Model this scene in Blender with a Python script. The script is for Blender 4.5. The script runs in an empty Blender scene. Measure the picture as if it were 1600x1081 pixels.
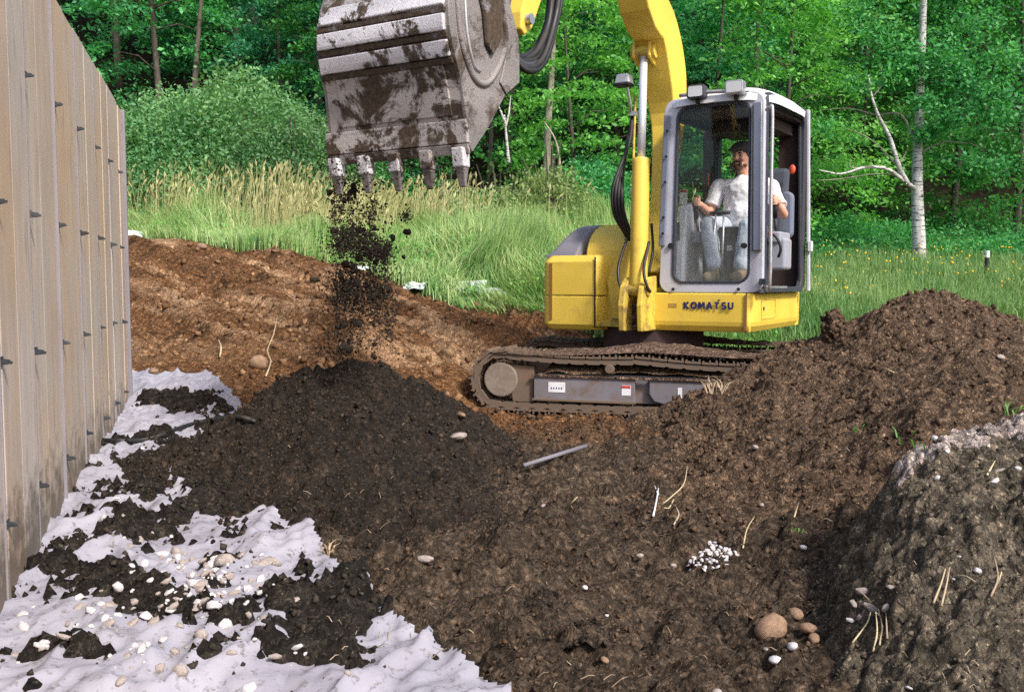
import bpy, math, random
import numpy as np
from mathutils import Vector, Matrix
random.seed(7); rng = np.random.default_rng(7)
S = bpy.context.scene
R_ = math.radians
# ------------------------------------------------------------------ camera, light, exposure
F = 1422.0; CAMZ = 1.6; PITCH = math.atan(95.5 / F)
cd = bpy.data.cameras.new('camera'); cam = bpy.data.objects.new('camera', cd); S.collection.objects.link(cam)
cd.sensor_width = 36; cd.lens = 36 * F / 1600; cd.clip_start = 0.05; cd.clip_end = 600
cam.location = (0, 0, CAMZ); cam.rotation_euler = (math.pi / 2 - PITCH, 0, 0); S.camera = cam
SUN_EL, SUN_AZ = 43, 142          # azimuth clockwise from +Y: the sun stands behind the camera, to its right
w = bpy.data.worlds.new('World'); S.world = w; w.use_nodes = True
nt = w.node_tree; bg = nt.nodes['Background']
sk = nt.nodes.new('ShaderNodeTexSky'); sk.sky_type = 'NISHITA'; sk.sun_disc = False
sk.sun_elevation = R_(SUN_EL); sk.sun_rotation = R_(SUN_AZ); sk.air_density = 1.0; sk.dust_density = 3.0
nt.links.new(sk.outputs[0], bg.inputs[0]); bg.inputs[1].default_value = 0.15
sd = bpy.data.lights.new('sun', 'SUN'); sd.energy = 3.3; sd.angle = R_(9); sd.color = (1, .95, .88)
so = bpy.data.objects.new('sun', sd); S.collection.objects.link(so)
sdir = Vector((math.sin(R_(SUN_AZ)) * math.cos(R_(SUN_EL)), math.cos(R_(SUN_AZ)) * math.cos(R_(SUN_EL)), math.sin(R_(SUN_EL))))
so.rotation_euler = sdir.to_track_quat('Z', 'Y').to_euler()
vs = S.view_settings; vs.view_transform = 'Standard'; vs.look = 'None'; vs.exposure = 0.62; vs.gamma = 1; vs.use_curve_mapping = False
S.cycles.use_denoising = False; S.cycles.use_adaptive_sampling = False; S.cycles.sample_clamp_indirect = 4
S.cycles.max_bounces = 8; S.cycles.transparent_max_bounces = 12

# ------------------------------------------------------------------ helpers
cp, sp_ = math.cos(PITCH), math.sin(PITCH)
def ray(u, v):
    a = (u - 800) / F; b = (540.5 - v) / F
    return (a, cp + b * sp_, -sp_ + b * cp)
def P(u, v, Y):
    d = ray(u, v); s = Y / d[1]
    return Vector((d[0] * s, Y, CAMZ + d[2] * s))
def project(x, y, z):
    dz = z - CAMZ
    f = y * cp - dz * sp_; up = y * sp_ + dz * cp
    return 800 + F * x / f, 540.5 - F * up / f
def hsh(ix, iy, seed):
    n = (ix * 374761393 + iy * 668265263 + seed * 974634777) & 0xffffffff
    n = ((n ^ (n >> 13)) * 1274126177) & 0xffffffff
    n = n ^ (n >> 16)
    return (n & 0xffff) / 65535.0
def vnoise(x, y, seed=0):
    x = np.asarray(x, float); y = np.asarray(y, float)
    ix = np.floor(x).astype(np.int64); iy = np.floor(y).astype(np.int64)
    fx = x - ix; fy = y - iy; fx = fx * fx * (3 - 2 * fx); fy = fy * fy * (3 - 2 * fy)
    a = hsh(ix, iy, seed); b = hsh(ix + 1, iy, seed); c = hsh(ix, iy + 1, seed); d = hsh(ix + 1, iy + 1, seed)
    return (a * (1 - fx) + b * fx) * (1 - fy) + (c * (1 - fx) + d * fx) * fy
def fbm(x, y, freq, octv=4, seed=0, gain=.5):
    t = 0; amp = 1; tot = 0; x = np.asarray(x, float); y = np.asarray(y, float)
    for k in range(octv):
        ca, sa = math.cos(k * 1.3), math.sin(k * 1.3)
        t = t + amp * (vnoise((x * ca - y * sa) * freq, (x * sa + y * ca) * freq, seed + k * 17) * 2 - 1); tot += amp
        amp *= gain; freq *= 2.03
    return t / tot
def rbf(pts, smooth=0.02):
    p = np.array(pts, float); n = len(p)
    xy = p[:, :2]; d = np.sqrt(((xy[:, None] - xy[None]) ** 2).sum(-1))
    A = np.zeros((n + 3, n + 3)); A[:n, :n] = -d - np.eye(n) * smooth
    A[:n, n] = 1; A[:n, n + 1:] = xy; A[n, :n] = 1; A[n + 1:, :n] = xy.T
    wts = np.linalg.solve(A, np.concatenate([p[:, 2], np.zeros(3)]))
    def f(x, y):
        x = np.asarray(x, float); y = np.asarray(y, float)
        out = wts[n] + wts[n + 1] * x + wts[n + 2] * y
        for i in range(n):
            out = out - wts[i] * np.sqrt((x - xy[i, 0]) ** 2 + (y - xy[i, 1]) ** 2 + 0.01)
        return out
    return f
def worley(x, y, cell, seed=0, rmin=.35, rmax=.75):
    # rounded crumbs resting on the surface: height 0..1
    x = np.asarray(x, float) / cell; y = np.asarray(y, float) / cell; ix = np.floor(x).astype(np.int64); iy = np.floor(y).astype(np.int64); h = np.zeros(x.shape)
    for dx in (-1, 0, 1):
        for dy in (-1, 0, 1):
            a = ix + dx; b = iy + dy; r = rmin + (rmax - rmin) * hsh(a, b, seed + 2)
            d2 = ((a + hsh(a, b, seed) - x) ** 2 + ((b + hsh(a, b, seed + 1)) - y) ** 2) / r ** 2
            h = np.maximum(h, np.sqrt(np.clip(1 - d2, 0, 1)) * r)
    return h
def sstep(a, b, x):
    t = np.clip((x - a) / (b - a), 0, 1); return t * t * (3 - 2 * t)

def link(name, data, mat=None, parent=None):
    o = bpy.data.objects.new(name, data); S.collection.objects.link(o)
    if parent: o.parent = parent
    if mat and data is not None and not data.materials: data.materials.append(mat)
    return o
def npmesh(name, V, faces_list, smooth=False):
    """V (n,3); faces_list: list of int arrays (m,k)"""
    me = bpy.data.meshes.new(name); V = np.ascontiguousarray(V, dtype=np.float32)
    me.vertices.add(len(V)); me.vertices.foreach_set('co', V.ravel())
    loops = np.concatenate([f.ravel() for f in faces_list]).astype(np.int32)
    tot = np.concatenate([np.full(len(f), f.shape[1], np.int32) for f in faces_list])
    start = np.concatenate([[0], np.cumsum(tot)[:-1]]).astype(np.int32)
    me.loops.add(len(loops)); me.loops.foreach_set('vertex_index', loops)
    me.polygons.add(len(tot)); me.polygons.foreach_set('loop_start', start); me.polygons.foreach_set('loop_total', tot)
    me.update(calc_edges=True)
    if smooth: me.polygons.foreach_set('use_smooth', np.ones(len(tot), bool))
    return me
def tag(o, label=None, cat=None, group=None, kind=None):
    if label: o['label'] = label
    if cat: o['category'] = cat
    if group: o['group'] = group
    if kind: o['kind'] = kind
    return o
def empty(name, loc, rz=0, **k):
    o = bpy.data.objects.new(name, None); S.collection.objects.link(o); o.location = loc; o.rotation_euler = (0, 0, rz)
    o.empty_display_size = .1
    return tag(o, **k)

class MB:
    def __init__(s): s.v = []; s.f = []
    def add(s, v, f):
        o = len(s.v); s.v += [tuple(p) for p in v]; s.f += [tuple(i + o for i in q) for q in f]; return s
    def box(s, c, size, rot=None):
        hx, hy, hz = [a / 2 for a in size]; c = Vector(c)
        v = [Vector((x, y, z)) for x in (-hx, hx) for y in (-hy, hy) for z in (-hz, hz)]
        if rot is not None: v = [rot @ p for p in v]
        return s.add([c + p for p in v], [(0, 1, 3, 2), (4, 6, 7, 5), (0, 4, 5, 1), (2, 3, 7, 6), (0, 2, 6, 4), (1, 5, 7, 3)])
    def bar(s, a, b, w1, w2, up=(0, 0, 1)):
        a = Vector(a); b = Vector(b); d = (b - a).normalized(); u = Vector(up)
        x = d.cross(u)
        if x.length < 1e-4: x = d.cross(Vector((1, 0, 0)))
        x.normalize(); y = x.cross(d)
        v = [p + x * sx * w1 / 2 + y * sy * w2 / 2 for p in (a, b) for sx, sy in ((-1, -1), (1, -1), (1, 1), (-1, 1))]
        return s.add(v, [(3, 2, 1, 0), (4, 5, 6, 7), (0, 1, 5, 4), (1, 2, 6, 5), (2, 3, 7, 6), (3, 0, 4, 7)])
    def tube(s, pts, r, n=8, cap=True):
        pts = [Vector(p) for p in pts]; rr = r if isinstance(r, (list, tuple)) else [r] * len(pts)
        v = []; f = []; px = None
        for i, p in enumerate(pts):
            d = (pts[min(i + 1, len(pts) - 1)] - pts[max(i - 1, 0)]).normalized()
            if px is None:
                px = d.cross(Vector((0, 0, 1)))
                if px.length < .05: px = d.cross(Vector((1, 0, 0)))
            px = (px - d * px.dot(d)).normalized(); py = d.cross(px)
            for k in range(n):
                a = 2 * math.pi * k / n; v.append(p + (px * math.cos(a) + py * math.sin(a)) * rr[i])
        for i in range(len(pts) - 1):
            for k in range(n):
                a = i * n + k; b = i * n + (k + 1) % n; f.append((a, b, b + n, a + n))
        if cap: f.append(tuple(reversed(range(n)))); f.append(tuple((len(pts) - 1) * n + k for k in range(n)))
        return s.add(v, f)
    def prism(s, poly, a0, a1, axis='x'):
        """poly of 2D points; extruded between a0 and a1 along axis"""
        def m(p, t):
            return {'x': (t, p[0], p[1]), 'y': (p[0], t, p[1]), 'z': (p[0], p[1], t)}[axis]
        n = len(poly); v = [m(p, a0) for p in poly] + [m(p, a1) for p in poly]
        f = [tuple(range(n)), tuple(reversed(range(n, 2 * n)))] + [(i, i + n, (i + 1) % n + n, (i + 1) % n) for i in range(n)]
        return s.add(v, f)
    def ringpanel(s, outer, inner, a0, a1, axis='y'):
        def m(p, t):
            return {'x': (t, p[0], p[1]), 'y': (p[0], t, p[1]), 'z': (p[0], p[1], t)}[axis]
        n = len(outer)
        v = [m(p, a0) for p in outer] + [m(p, a0) for p in inner] + [m(p, a1) for p in outer] + [m(p, a1) for p in inner]
        f = []
        for i in range(n):
            j = (i + 1) % n
            f += [(i, j, j + n, i + n), (i + 2 * n, i + 3 * n, j + 3 * n, j + 2 * n), (i, i + 2 * n, j + 2 * n, j), (i + n, j + n, j + 3 * n, i + 3 * n)]
        return s.add(v, f)
    def ell(s, c, r, rot=None, n=12, m=8):
        c = Vector(c); r = (r, r, r) if isinstance(r, (int, float)) else r
        v = [Vector((0, 0, r[2]))]
        for i in range(1, m):
            th = math.pi * i / m
            for k in range(n):
                a = 2 * math.pi * k / n; v.append(Vector((r[0] * math.sin(th) * math.cos(a), r[1] * math.sin(th) * math.sin(a), r[2] * math.cos(th))))
        v.append(Vector((0, 0, -r[2])))
        if rot is not None: v = [rot @ p for p in v]
        f = [(0, 1 + k, 1 + (k + 1) % n) for k in range(n)]
        for i in range(m - 2):
            for k in range(n):
                a = 1 + i * n + k; b = 1 + i * n + (k + 1) % n; f.append((a, a + n, b + n, b))
        e = len(v) - 1; f += [(e, 1 + (m - 2) * n + (k + 1) % n, 1 + (m - 2) * n + k) for k in range(n)]
        return s.add([c + p for p in v], f)
    def capsule(s, a, b, r0, r1, n=12):
        a = Vector(a); b = Vector(b); s.tube([a, b], [r0, r1], n); s.ell(a, r0, n=n); return s.ell(b, r1, n=n)
    def build(s, name, mat, parent=None, bevel=0, smooth=False, mods=None):
        me = bpy.data.meshes.new(name); me.from_pydata(s.v, [], s.f); me.update()
        bm_fix(me)
        if smooth: me.polygons.foreach_set('use_smooth', [True] * len(me.polygons))
        o = link(name, me, mat, parent)
        if bevel:
            b = o.modifiers.new('bevel', 'BEVEL'); b.width = bevel; b.segments = 2; b.limit_method = 'ANGLE'; b.angle_limit = R_(35)
        return o
def bm_fix(me):
    import bmesh
    b = bmesh.new(); b.from_mesh(me); bmesh.ops.recalc_face_normals(b, faces=b.faces); b.to_mesh(me); b.free()
def rrect(x0, x1, y0, y1, r, n=6):
    out = []
    for cx, cy, a0 in ((x1 - r, y1 - r, 0), (x0 + r, y1 - r, 90), (x0 + r, y0 + r, 180), (x1 - r, y0 + r, 270)):
        for k in range(n + 1):
            a = R_(a0 + 90 * k / n); out.append((cx + r * math.cos(a), cy + r * math.sin(a)))
    return out
def curve_pts(ctrl, n=24):
    c = [Vector(p) for p in ctrl]; c = [c[0] * 2 - c[1]] + c + [c[-1] * 2 - c[-2]]; out = []
    seg = len(c) - 3
    for k in range(n + 1):
        t = k / n * seg; i = min(int(t), seg - 1); t -= i; a, b, d, e = c[i:i + 4]
        out.append(.5 * ((2 * b) + (d - a) * t + (2 * a - 5 * b + 4 * d - e) * t * t + (3 * b - a - 3 * d + e) * t ** 3))
    return out

# ------------------------------------------------------------------ materials
def mat(name):
    m = bpy.data.materials.new(name); m.use_nodes = True; n = m.node_tree; return m, n, n.nodes['Principled BSDF']
def N(n, t, **k):
    o = n.nodes.new(t)
    for a, b in k.items():
        if a in ('inp',):
            for kk, vv in b.items(): o.inputs[kk].default_value = vv
        else: setattr(o, a, b)
    return o
def ramp(n, src, stops):
    r = n.nodes.new('ShaderNodeValToRGB'); el = r.color_ramp.elements
    while len(el) < len(stops): el.new(.5)
    for e, (p, c) in zip(el, stops): e.position = p; e.color = (*c, 1) if len(c) == 3 else c
    n.links.new(src, r.inputs[0]); return r.outputs[0]
def mixc(n, fac, a, b, typ='MIX'):
    m = n.nodes.new('ShaderNodeMix'); m.data_type = 'RGBA'; m.blend_type = typ
    for s, v in ((m.inputs[0], fac), (m.inputs[6], a), (m.inputs[7], b)):
        if isinstance(v, (float, int)): s.default_value = v
        elif isinstance(v, tuple): s.default_value = (*v, 1) if len(v) == 3 else v
        else: n.links.new(v, s)
    return m.outputs[2]
def noise(n, scale, detail=4, rough=.5, vec=None, dist=0):
    t = N(n, 'ShaderNodeTexNoise', inp={'Scale': scale, 'Detail': detail, 'Roughness': rough, 'Distortion': dist})
    if vec is None:
        vec = N(n, 'ShaderNodeNewGeometry').outputs['Position']
    n.links.new(vec, t.inputs['Vector']); return t.outputs['Fac']
def objco(n, sc=(1, 1, 1)):
    t = N(n, 'ShaderNodeTexCoord'); m = N(n, 'ShaderNodeMapping'); m.inputs['Scale'].default_value = sc
    n.links.new(t.outputs['Object'], m.inputs[0]); return m.outputs[0]
def bump(n, b, h, strength=.5, dist=.01):
    q = N(n, 'ShaderNodeBump', inp={'Strength': strength, 'Distance': dist}); n.links.new(h, q.inputs['Height']); n.links.new(q.outputs[0], b.inputs['Normal'])

def crumb(n, col, k=1.0):
    # broken crumbs: every cell its own tone, domed in relief
    g = N(n, 'ShaderNodeNewGeometry'); vm = N(n, 'ShaderNodeVectorMath', operation='ADD'); wn = N(n, 'ShaderNodeTexNoise', inp={'Scale': 30.0, 'Detail': 3.0}); n.links.new(g.outputs['Position'], wn.inputs['Vector'])
    ws = N(n, 'ShaderNodeVectorMath', operation='SCALE'); ws.inputs['Scale'].default_value = .03; n.links.new(wn.outputs['Color'], ws.inputs[0]); n.links.new(g.outputs['Position'], vm.inputs[0]); n.links.new(ws.outputs[0], vm.inputs[1])
    hs = []
    for sc, lo, hi in ((34, .55, 1.6), (75, .62, 1.6)):
        v = N(n, 'ShaderNodeTexVoronoi', inp={'Scale': sc * k, 'Randomness': 1.0}); n.links.new(vm.outputs[0], v.inputs['Vector'])
        sp = N(n, 'ShaderNodeSeparateColor'); n.links.new(v.outputs['Color'], sp.inputs[0]); f = ramp(n, sp.outputs[0], [(0, (lo,) * 3), (.7, (1, 1, 1)), (1, (hi, hi * .97, hi * .92))])
        col = mixc(n, .85, col, f, 'MULTIPLY'); hs.append(v.outputs['Distance'])
    ad = N(n, 'ShaderNodeMath', operation='MULTIPLY_ADD'); n.links.new(hs[1], ad.inputs[0]); ad.inputs[1].default_value = .55; n.links.new(hs[0], ad.inputs[2])
    iv = N(n, 'ShaderNodeMath', operation='SUBTRACT'); iv.inputs[0].default_value = 1; n.links.new(ad.outputs[0], iv.inputs[1]); return col, iv.outputs[0]
def soil_mat(name, dark, mid, light, fleck=None, bs=.9):
    m, n, b = mat(name); b.inputs['Roughness'].default_value = .95; b.inputs['Specular IOR Level'].default_value = .15
    a = noise(n, 3.0, 5, .65); c = noise(n, 15, 9, .78); d = noise(n, 1.1, 3)
    c1 = ramp(n, a, [(.3, dark), (.52, mid), (.75, light)])
    c2 = ramp(n, c, [(.36, tuple(x * .35 for x in dark)), (.49, mid), (.62, tuple(min(1, x * 1.6) for x in light))])
    col = mixc(n, .58, c1, c2)
    col = mixc(n, ramp(n, d, [(.4, (0, 0, 0)), (.65, (.5, .5, .5))]), col, mixc(n, .5, col, light))
    pit = noise(n, 26, 5, .7); col = mixc(n, ramp(n, pit, [(.30, (.85, .85, .85)), (.46, (0, 0, 0))]), col, tuple(x * .25 for x in dark))
    f = noise(n, 75, 3, .6)
    col = mixc(n, ramp(n, f, [(.60, (0, 0, 0)), (.67, (.8, .8, .8))]), col, fleck or tuple(min(1, x * 2.3) for x in light))
    col, hc_ = crumb(n, col)
    n.links.new(col, b.inputs['Base Color'])
    h = mixc(n, .45, hc_, noise(n, 60, 8, .8)); bump(n, b, h, 1.0, .045)
    return m
M = {}
M['dark_soil'] = soil_mat('dark_soil', (.019, .014, .011), (.050, .036, .027), (.100, .070, .050), (.27, .19, .13))
M['black_soil'] = soil_mat('black_soil', (.010, .009, .008), (.024, .020, .017), (.046, .038, .031), (.11, .09, .065))
M['brown_soil'] = soil_mat('brown_soil', (0.042, 0.028, 0.018), (0.106, 0.069, 0.045), (0.178, 0.119, 0.079), (0.436, 0.304, 0.198))
M['grey_soil'] = soil_mat('grey_soil', (.034, .030, .023), (.100, .083, .062), (.21, .17, .125), (.46, .38, .28))
M['crust'] = soil_mat('crust', (.16, .12, .10), (.36, .29, .26), (.58, .50, .47))
def clod_mat(name, c0, c1, c2):
    m, n, b = mat(name); b.inputs['Roughness'].default_value = 1; b.inputs['Specular IOR Level'].default_value = .1
    g = N(n, 'ShaderNodeNewGeometry')
    col = ramp(n, g.outputs['Random Per Island'], [(0, c0), (.55, c1), (.97, c2), (.99, tuple(min(1, x * 1.7) for x in c2))])
    col = mixc(n, .4, col, ramp(n, noise(n, 90, 4, .7), [(.35, c0), (.65, c2)]))
    n.links.new(col, b.inputs['Base Color']); bump(n, b, noise(n, 120, 5, .7), .7, .01); return m
M['dark_clod'] = clod_mat('dark_clod', (0.013, 0.011, 0.009), (0.034, 0.028, 0.022), (0.073, 0.057, 0.044))
M['brown_clod'] = clod_mat('brown_clod', (0.032, 0.020, 0.015), (0.086, 0.054, 0.036), (0.152, 0.102, 0.066))
M['grey_clod'] = clod_mat('grey_clod', (0.026, 0.024, 0.018), (0.079, 0.069, 0.053), (0.198, 0.158, 0.119))
def paint(name, col, rough=.4, metal=0, dirt=.25, dcol=(.13, .08, .045), dscale=6, spec=.5, grime_lo=.52):
    m, n, b = mat(name); b.inputs['Roughness'].default_value = rough; b.inputs['Metallic'].default_value = metal; b.inputs['Specular IOR Level'].default_value = spec
    a = noise(n, dscale, 8, .7, objco(n)); v = noise(n, dscale * .4, 3, .5, objco(n))
    base = mixc(n, ramp(n, v, [(.35, (0, 0, 0)), (.7, (1, 1, 1))]), col, tuple(x * .86 for x in col))
    fac = ramp(n, a, [(grime_lo, (0, 0, 0)), (grime_lo + .2, (dirt,) * 3)])
    n.links.new(mixc(n, fac, base, dcol), b.inputs['Base Color'])
    r = ramp(n, a, [(.4, (rough,) * 3), (.7, (min(1, rough + .35),) * 3)]); n.links.new(r, b.inputs['Roughness'])
    bump(n, b, noise(n, 60, 3, .6, objco(n)), .05, .005)
    return m
M['yellow'] = paint('yellow', (.74, .52, .07), .38, dirt=.35, grime_lo=.56)
M['yellow_dirty'] = paint('yellow_dirty', (.64, .46, .06), .5, dirt=.9, grime_lo=.46, dscale=9)
M['cab_grey'] = paint('cab_grey', (.50, .50, .57), .4, dirt=.3)
M['roof_white'] = paint('roof_white', (.76, .76, .80), .35, dirt=.3)
M['dark_frame'] = paint('dark_frame', (.035, .04, .055), .45, dirt=.3)
M['blue_frame'] = paint('blue_frame', (.16, .18, .25), .4, dirt=.3)
M['liner'] = paint('liner', (.040, .022, .022), .8, dirt=.2)
M['hood_dark'] = paint('hood_dark', (.17, .16, .185), .6, dirt=.35, dcol=(.3, .26, .24))
M['rubber'] = paint('rubber', (.015, .015, .016), .5, dirt=.3)
M['seat_fabric'] = paint('seat_fabric', (.05, .06, .08), .9, dirt=.2)
M['console'] = paint('console', (.30, .31, .36), .6, dirt=.3)
M['drive'] = paint('drive', (.22, .18, .15), .8, dirt=.7, dcol=(.12, .08, .05), grime_lo=.45)
M['track_steel'] = paint('track_steel', (.13, .095, .07), .75, dirt=1, dcol=(.16, .10, .065), grime_lo=.42)
M['track_frame'] = paint('track_frame', (.17, .16, .185), .7, dirt=.9, dcol=(.14, .09, .06), grime_lo=.47, dscale=7)
M['track_mud'] = soil_mat('track_mud', (.05, .03, .02), (.11, .07, .05), (.22, .15, .115))
M['chrome'] = paint('chrome', (.80, .81, .85), .2, metal=.45, dirt=.1)
M['steel'] = paint('steel', (.55, .54, .55), .35, metal=.8, dirt=.5)
M['navy_print'] = paint('navy_print', (.01, .012, .10), .4, dirt=.1)
M['tan_print'] = paint('tan_print', (.40, .24, .06), .5, dirt=.1)
M['stripe'] = paint('stripe', (.22, .11, .03), .5, dirt=.2)
M['label_white'] = paint('label_white', (.7, .7, .74), .5, dirt=.3)
M['label_red'] = paint('label_red', (.5, .04, .03), .5, dirt=.2)
M['black'] = paint('black', (.01, .01, .012), .5, dirt=.2)
M['red'] = paint('red', (.55, .07, .03), .4, dirt=.1)
M['lens'] = paint('lens', (.6, .6, .62), .15, dirt=.25)
def mud_steel(name, lo, hi, base=(.30, .27, .28)):
    m, n, b = mat(name); co = objco(n)
    a = noise(n, 4.2, 10, .72, co, .4); s = noise(n, 2.0, 4, .5, objco(n, (1, 1, 3)))
    fac = ramp(n, a, [(lo, (0, 0, 0)), (hi, (1, 1, 1))])
    st = mixc(n, ramp(n, s, [(.3, (0, 0, 0)), (.7, (1, 1, 1))]), base, tuple(x * .62 for x in base))
    n.links.new(mixc(n, fac, st, ramp(n, noise(n, 40, 5, .7, co), [(.3, (.022, .014, .009)), (.7, (.10, .066, .042))])), b.inputs['Base Color'])
    n.links.new(ramp(n, a, [(lo, (.42,) * 3), (hi, (1, 1, 1))]), b.inputs['Roughness'])
    n.links.new(ramp(n, a, [(lo, (.1,) * 3), (hi, (0, 0, 0))]), b.inputs['Metallic'])
    hh = mixc(n, .5, fac, noise(n, 50, 6, .8, co)); bump(n, b, hh, .7, .02); return m
M['bucket'] = mud_steel('bucket', .475, .53, (.50, .45, .43))
M['bucket_side'] = mud_steel('bucket_side', .50, .62, (.27, .24, .23))
M['bucket_bright'] = mud_steel('bucket_bright', .53, .57, (.80, .77, .80))
M['bucket_mud'] = mud_steel('bucket_mud', .36, .44)
m, n, b = mat('glass'); M['glass'] = m
n.nodes.remove(b); out = n.nodes['Material Output']
tr = N(n, 'ShaderNodeBsdfTransparent', inp={'Color': (.97, .985, .98, 1)}); gl = N(n, 'ShaderNodeBsdfGlossy', inp={'Roughness': .03}); df = N(n, 'ShaderNodeBsdfDiffuse', inp={'Color': (.45, .46, .44, 1)})
fr = N(n, 'ShaderNodeLayerWeight', inp={'Blend': .12}); fm = N(n, 'ShaderNodeMapRange', inp={'To Min': .015, 'To Max': .14}); n.links.new(fr.outputs['Facing'], fm.inputs[0]); m1 = N(n, 'ShaderNodeMixShader'); n.links.new(fm.outputs[0], m1.inputs[0]); n.links.new(tr.outputs[0], m1.inputs[1]); n.links.new(gl.outputs[0], m1.inputs[2])
tcz = N(n, 'ShaderNodeTexCoord'); sx = N(n, 'ShaderNodeSeparateXYZ'); n.links.new(tcz.outputs['Object'], sx.inputs[0])
dz = N(n, 'ShaderNodeMapRange', inp={'From Min': 1.9, 'From Max': 1.05, 'To Min': .004, 'To Max': .13}); n.links.new(sx.outputs['Z'], dz.inputs[0])
nn = noise(n, 5, 6, .65, objco(n, (3, 1, .6))); mm = N(n, 'ShaderNodeMath', operation='MULTIPLY'); n.links.new(dz.outputs[0], mm.inputs[0])
mr = N(n, 'ShaderNodeMapRange', inp={'From Min': .3, 'From Max': .7, 'To Min': .3, 'To Max': 1.4}); n.links.new(nn, mr.inputs[0]); n.links.new(mr.outputs[0], mm.inputs[1])
m2 = N(n, 'ShaderNodeMixShader'); n.links.new(mm.outputs[0], m2.inputs[0]); n.links.new(m1.outputs[0], m2.inputs[1]); n.links.new(df.outputs[0], m2.inputs[2]); n.links.new(m2.outputs[0], out.inputs[0])

def leaf_mat(name, cols, trans=.35, rough=.55, scale=.6):
    m, n, b = mat(name); out = n.nodes['Material Output']
    g = N(n, 'ShaderNodeNewGeometry')
    a = ramp(n, g.outputs['Random Per Island'], [(i / (len(cols) - 1), c) for i, c in enumerate(cols)])
    v = noise(n, scale, 4, .6); v2 = ramp(n, v, [(.35, cols[0]), (.65, cols[-1])])
    col = mixc(n, .4, a, v2)
    oi = N(n, 'ShaderNodeObjectInfo'); hs = N(n, 'ShaderNodeHueSaturation'); n.links.new(col, hs.inputs['Color'])
    for sock, a0, a1 in (('Hue', .478, .515), ('Value', .75, 1.35)):
        q = N(n, 'ShaderNodeMapRange', inp={'To Min': a0, 'To Max': a1}); n.links.new(oi.outputs['Random'], q.inputs[0]); n.links.new(q.outputs[0], hs.inputs[sock])
    col = hs.outputs[0]
    n.links.new(col, b.inputs['Base Color']); b.inputs['Roughness'].default_value = rough; b.inputs['Specular IOR Level'].default_value = .35
    t = N(n, 'ShaderNodeBsdfTranslucent'); n.links.new(mixc(n, 1.0, col, (1.5, 1.6, .8), 'MULTIPLY'), t.inputs[0])
    mx = N(n, 'ShaderNodeMixShader'); mx.inputs[0].default_value = trans
    n.links.new(b.outputs[0], mx.inputs[1]); n.links.new(t.outputs[0], mx.inputs[2]); n.links.new(mx.outputs[0], out.inputs[0]); return m
M['leaf_mid'] = leaf_mat('leaf_mid', [(0.025, 0.163, 0.062), (0.056, 0.275, 0.094), (0.125, 0.425, 0.125)])
M['leaf_light'] = leaf_mat('leaf_light', [(0.060, 0.240, 0.054), (0.132, 0.396, 0.084), (0.240, 0.540, 0.120)])
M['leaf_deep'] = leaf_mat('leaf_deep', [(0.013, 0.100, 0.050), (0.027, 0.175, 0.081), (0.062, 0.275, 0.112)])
M['leaf_bush'] = leaf_mat('leaf_bush', [(0.046, 0.169, 0.072), (0.104, 0.273, 0.111), (0.247, 0.455, 0.182)])
M['leaf_dull'] = leaf_mat('leaf_dull', [(0.088, 0.154, 0.055), (0.176, 0.253, 0.099), (0.308, 0.374, 0.165)])
M['grass'] = leaf_mat('grass', [(.06, .17, .035), (.14, .28, .065), (.26, .38, .11), (.44, .48, .24)], .25, .5, 1.6)
M['grass_right'] = leaf_mat('grass_right', [(.05, .18, .05), (.11, .27, .08), (.20, .36, .12), (.34, .42, .18)], .3, .5, .5)
M['seed'] = leaf_mat('seed', [(.20, .17, .08), (.30, .27, .13), (.40, .37, .20)], .2)
M['flower'] = leaf_mat('flower', [(.75, .60, .03), (.85, .72, .06)], .2)
M['straw'] = leaf_mat('straw', [(.30, .22, .12), (.45, .36, .22), (.60, .50, .34)], .1)
M['green_blade'] = leaf_mat('green_blade', [(.06, .22, .03), (.12, .32, .05)], .3)
def bark(name, c0, c1, birch=False):
    m, n, b = mat(name); b.inputs['Roughness'].default_value = .85
    a = noise(n, 14, 6, .6, objco(n, (1, 1, .35)))
    col = ramp(n, a, [(.35, c0), (.65, c1)])
    if birch:
        k = noise(n, 7, 4, .6, objco(n, (1, 1, 6)))
        col = mixc(n, ramp(n, k, [(.55, (0, 0, 0)), (.60, (1, 1, 1))]), col, (.03, .028, .028))
        k2 = noise(n, 1.6, 3, .6, objco(n, (1, 1, 1)))
        col = mixc(n, ramp(n, k2, [(.55, (0, 0, 0)), (.75, (.6, .6, .6))]), col, (.16, .14, .10))
    n.links.new(col, b.inputs['Base Color']); bump(n, b, a, .4, .02); return m
M['birch'] = bark('birch', (.34, .33, .32), (.60, .58, .57), True)
M['bark'] = bark('bark', (.04, .03, .024), (.11, .09, .07))
M['pale_bark'] = bark('pale_bark', (.20, .17, .13), (.38, .34, .28))
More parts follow.
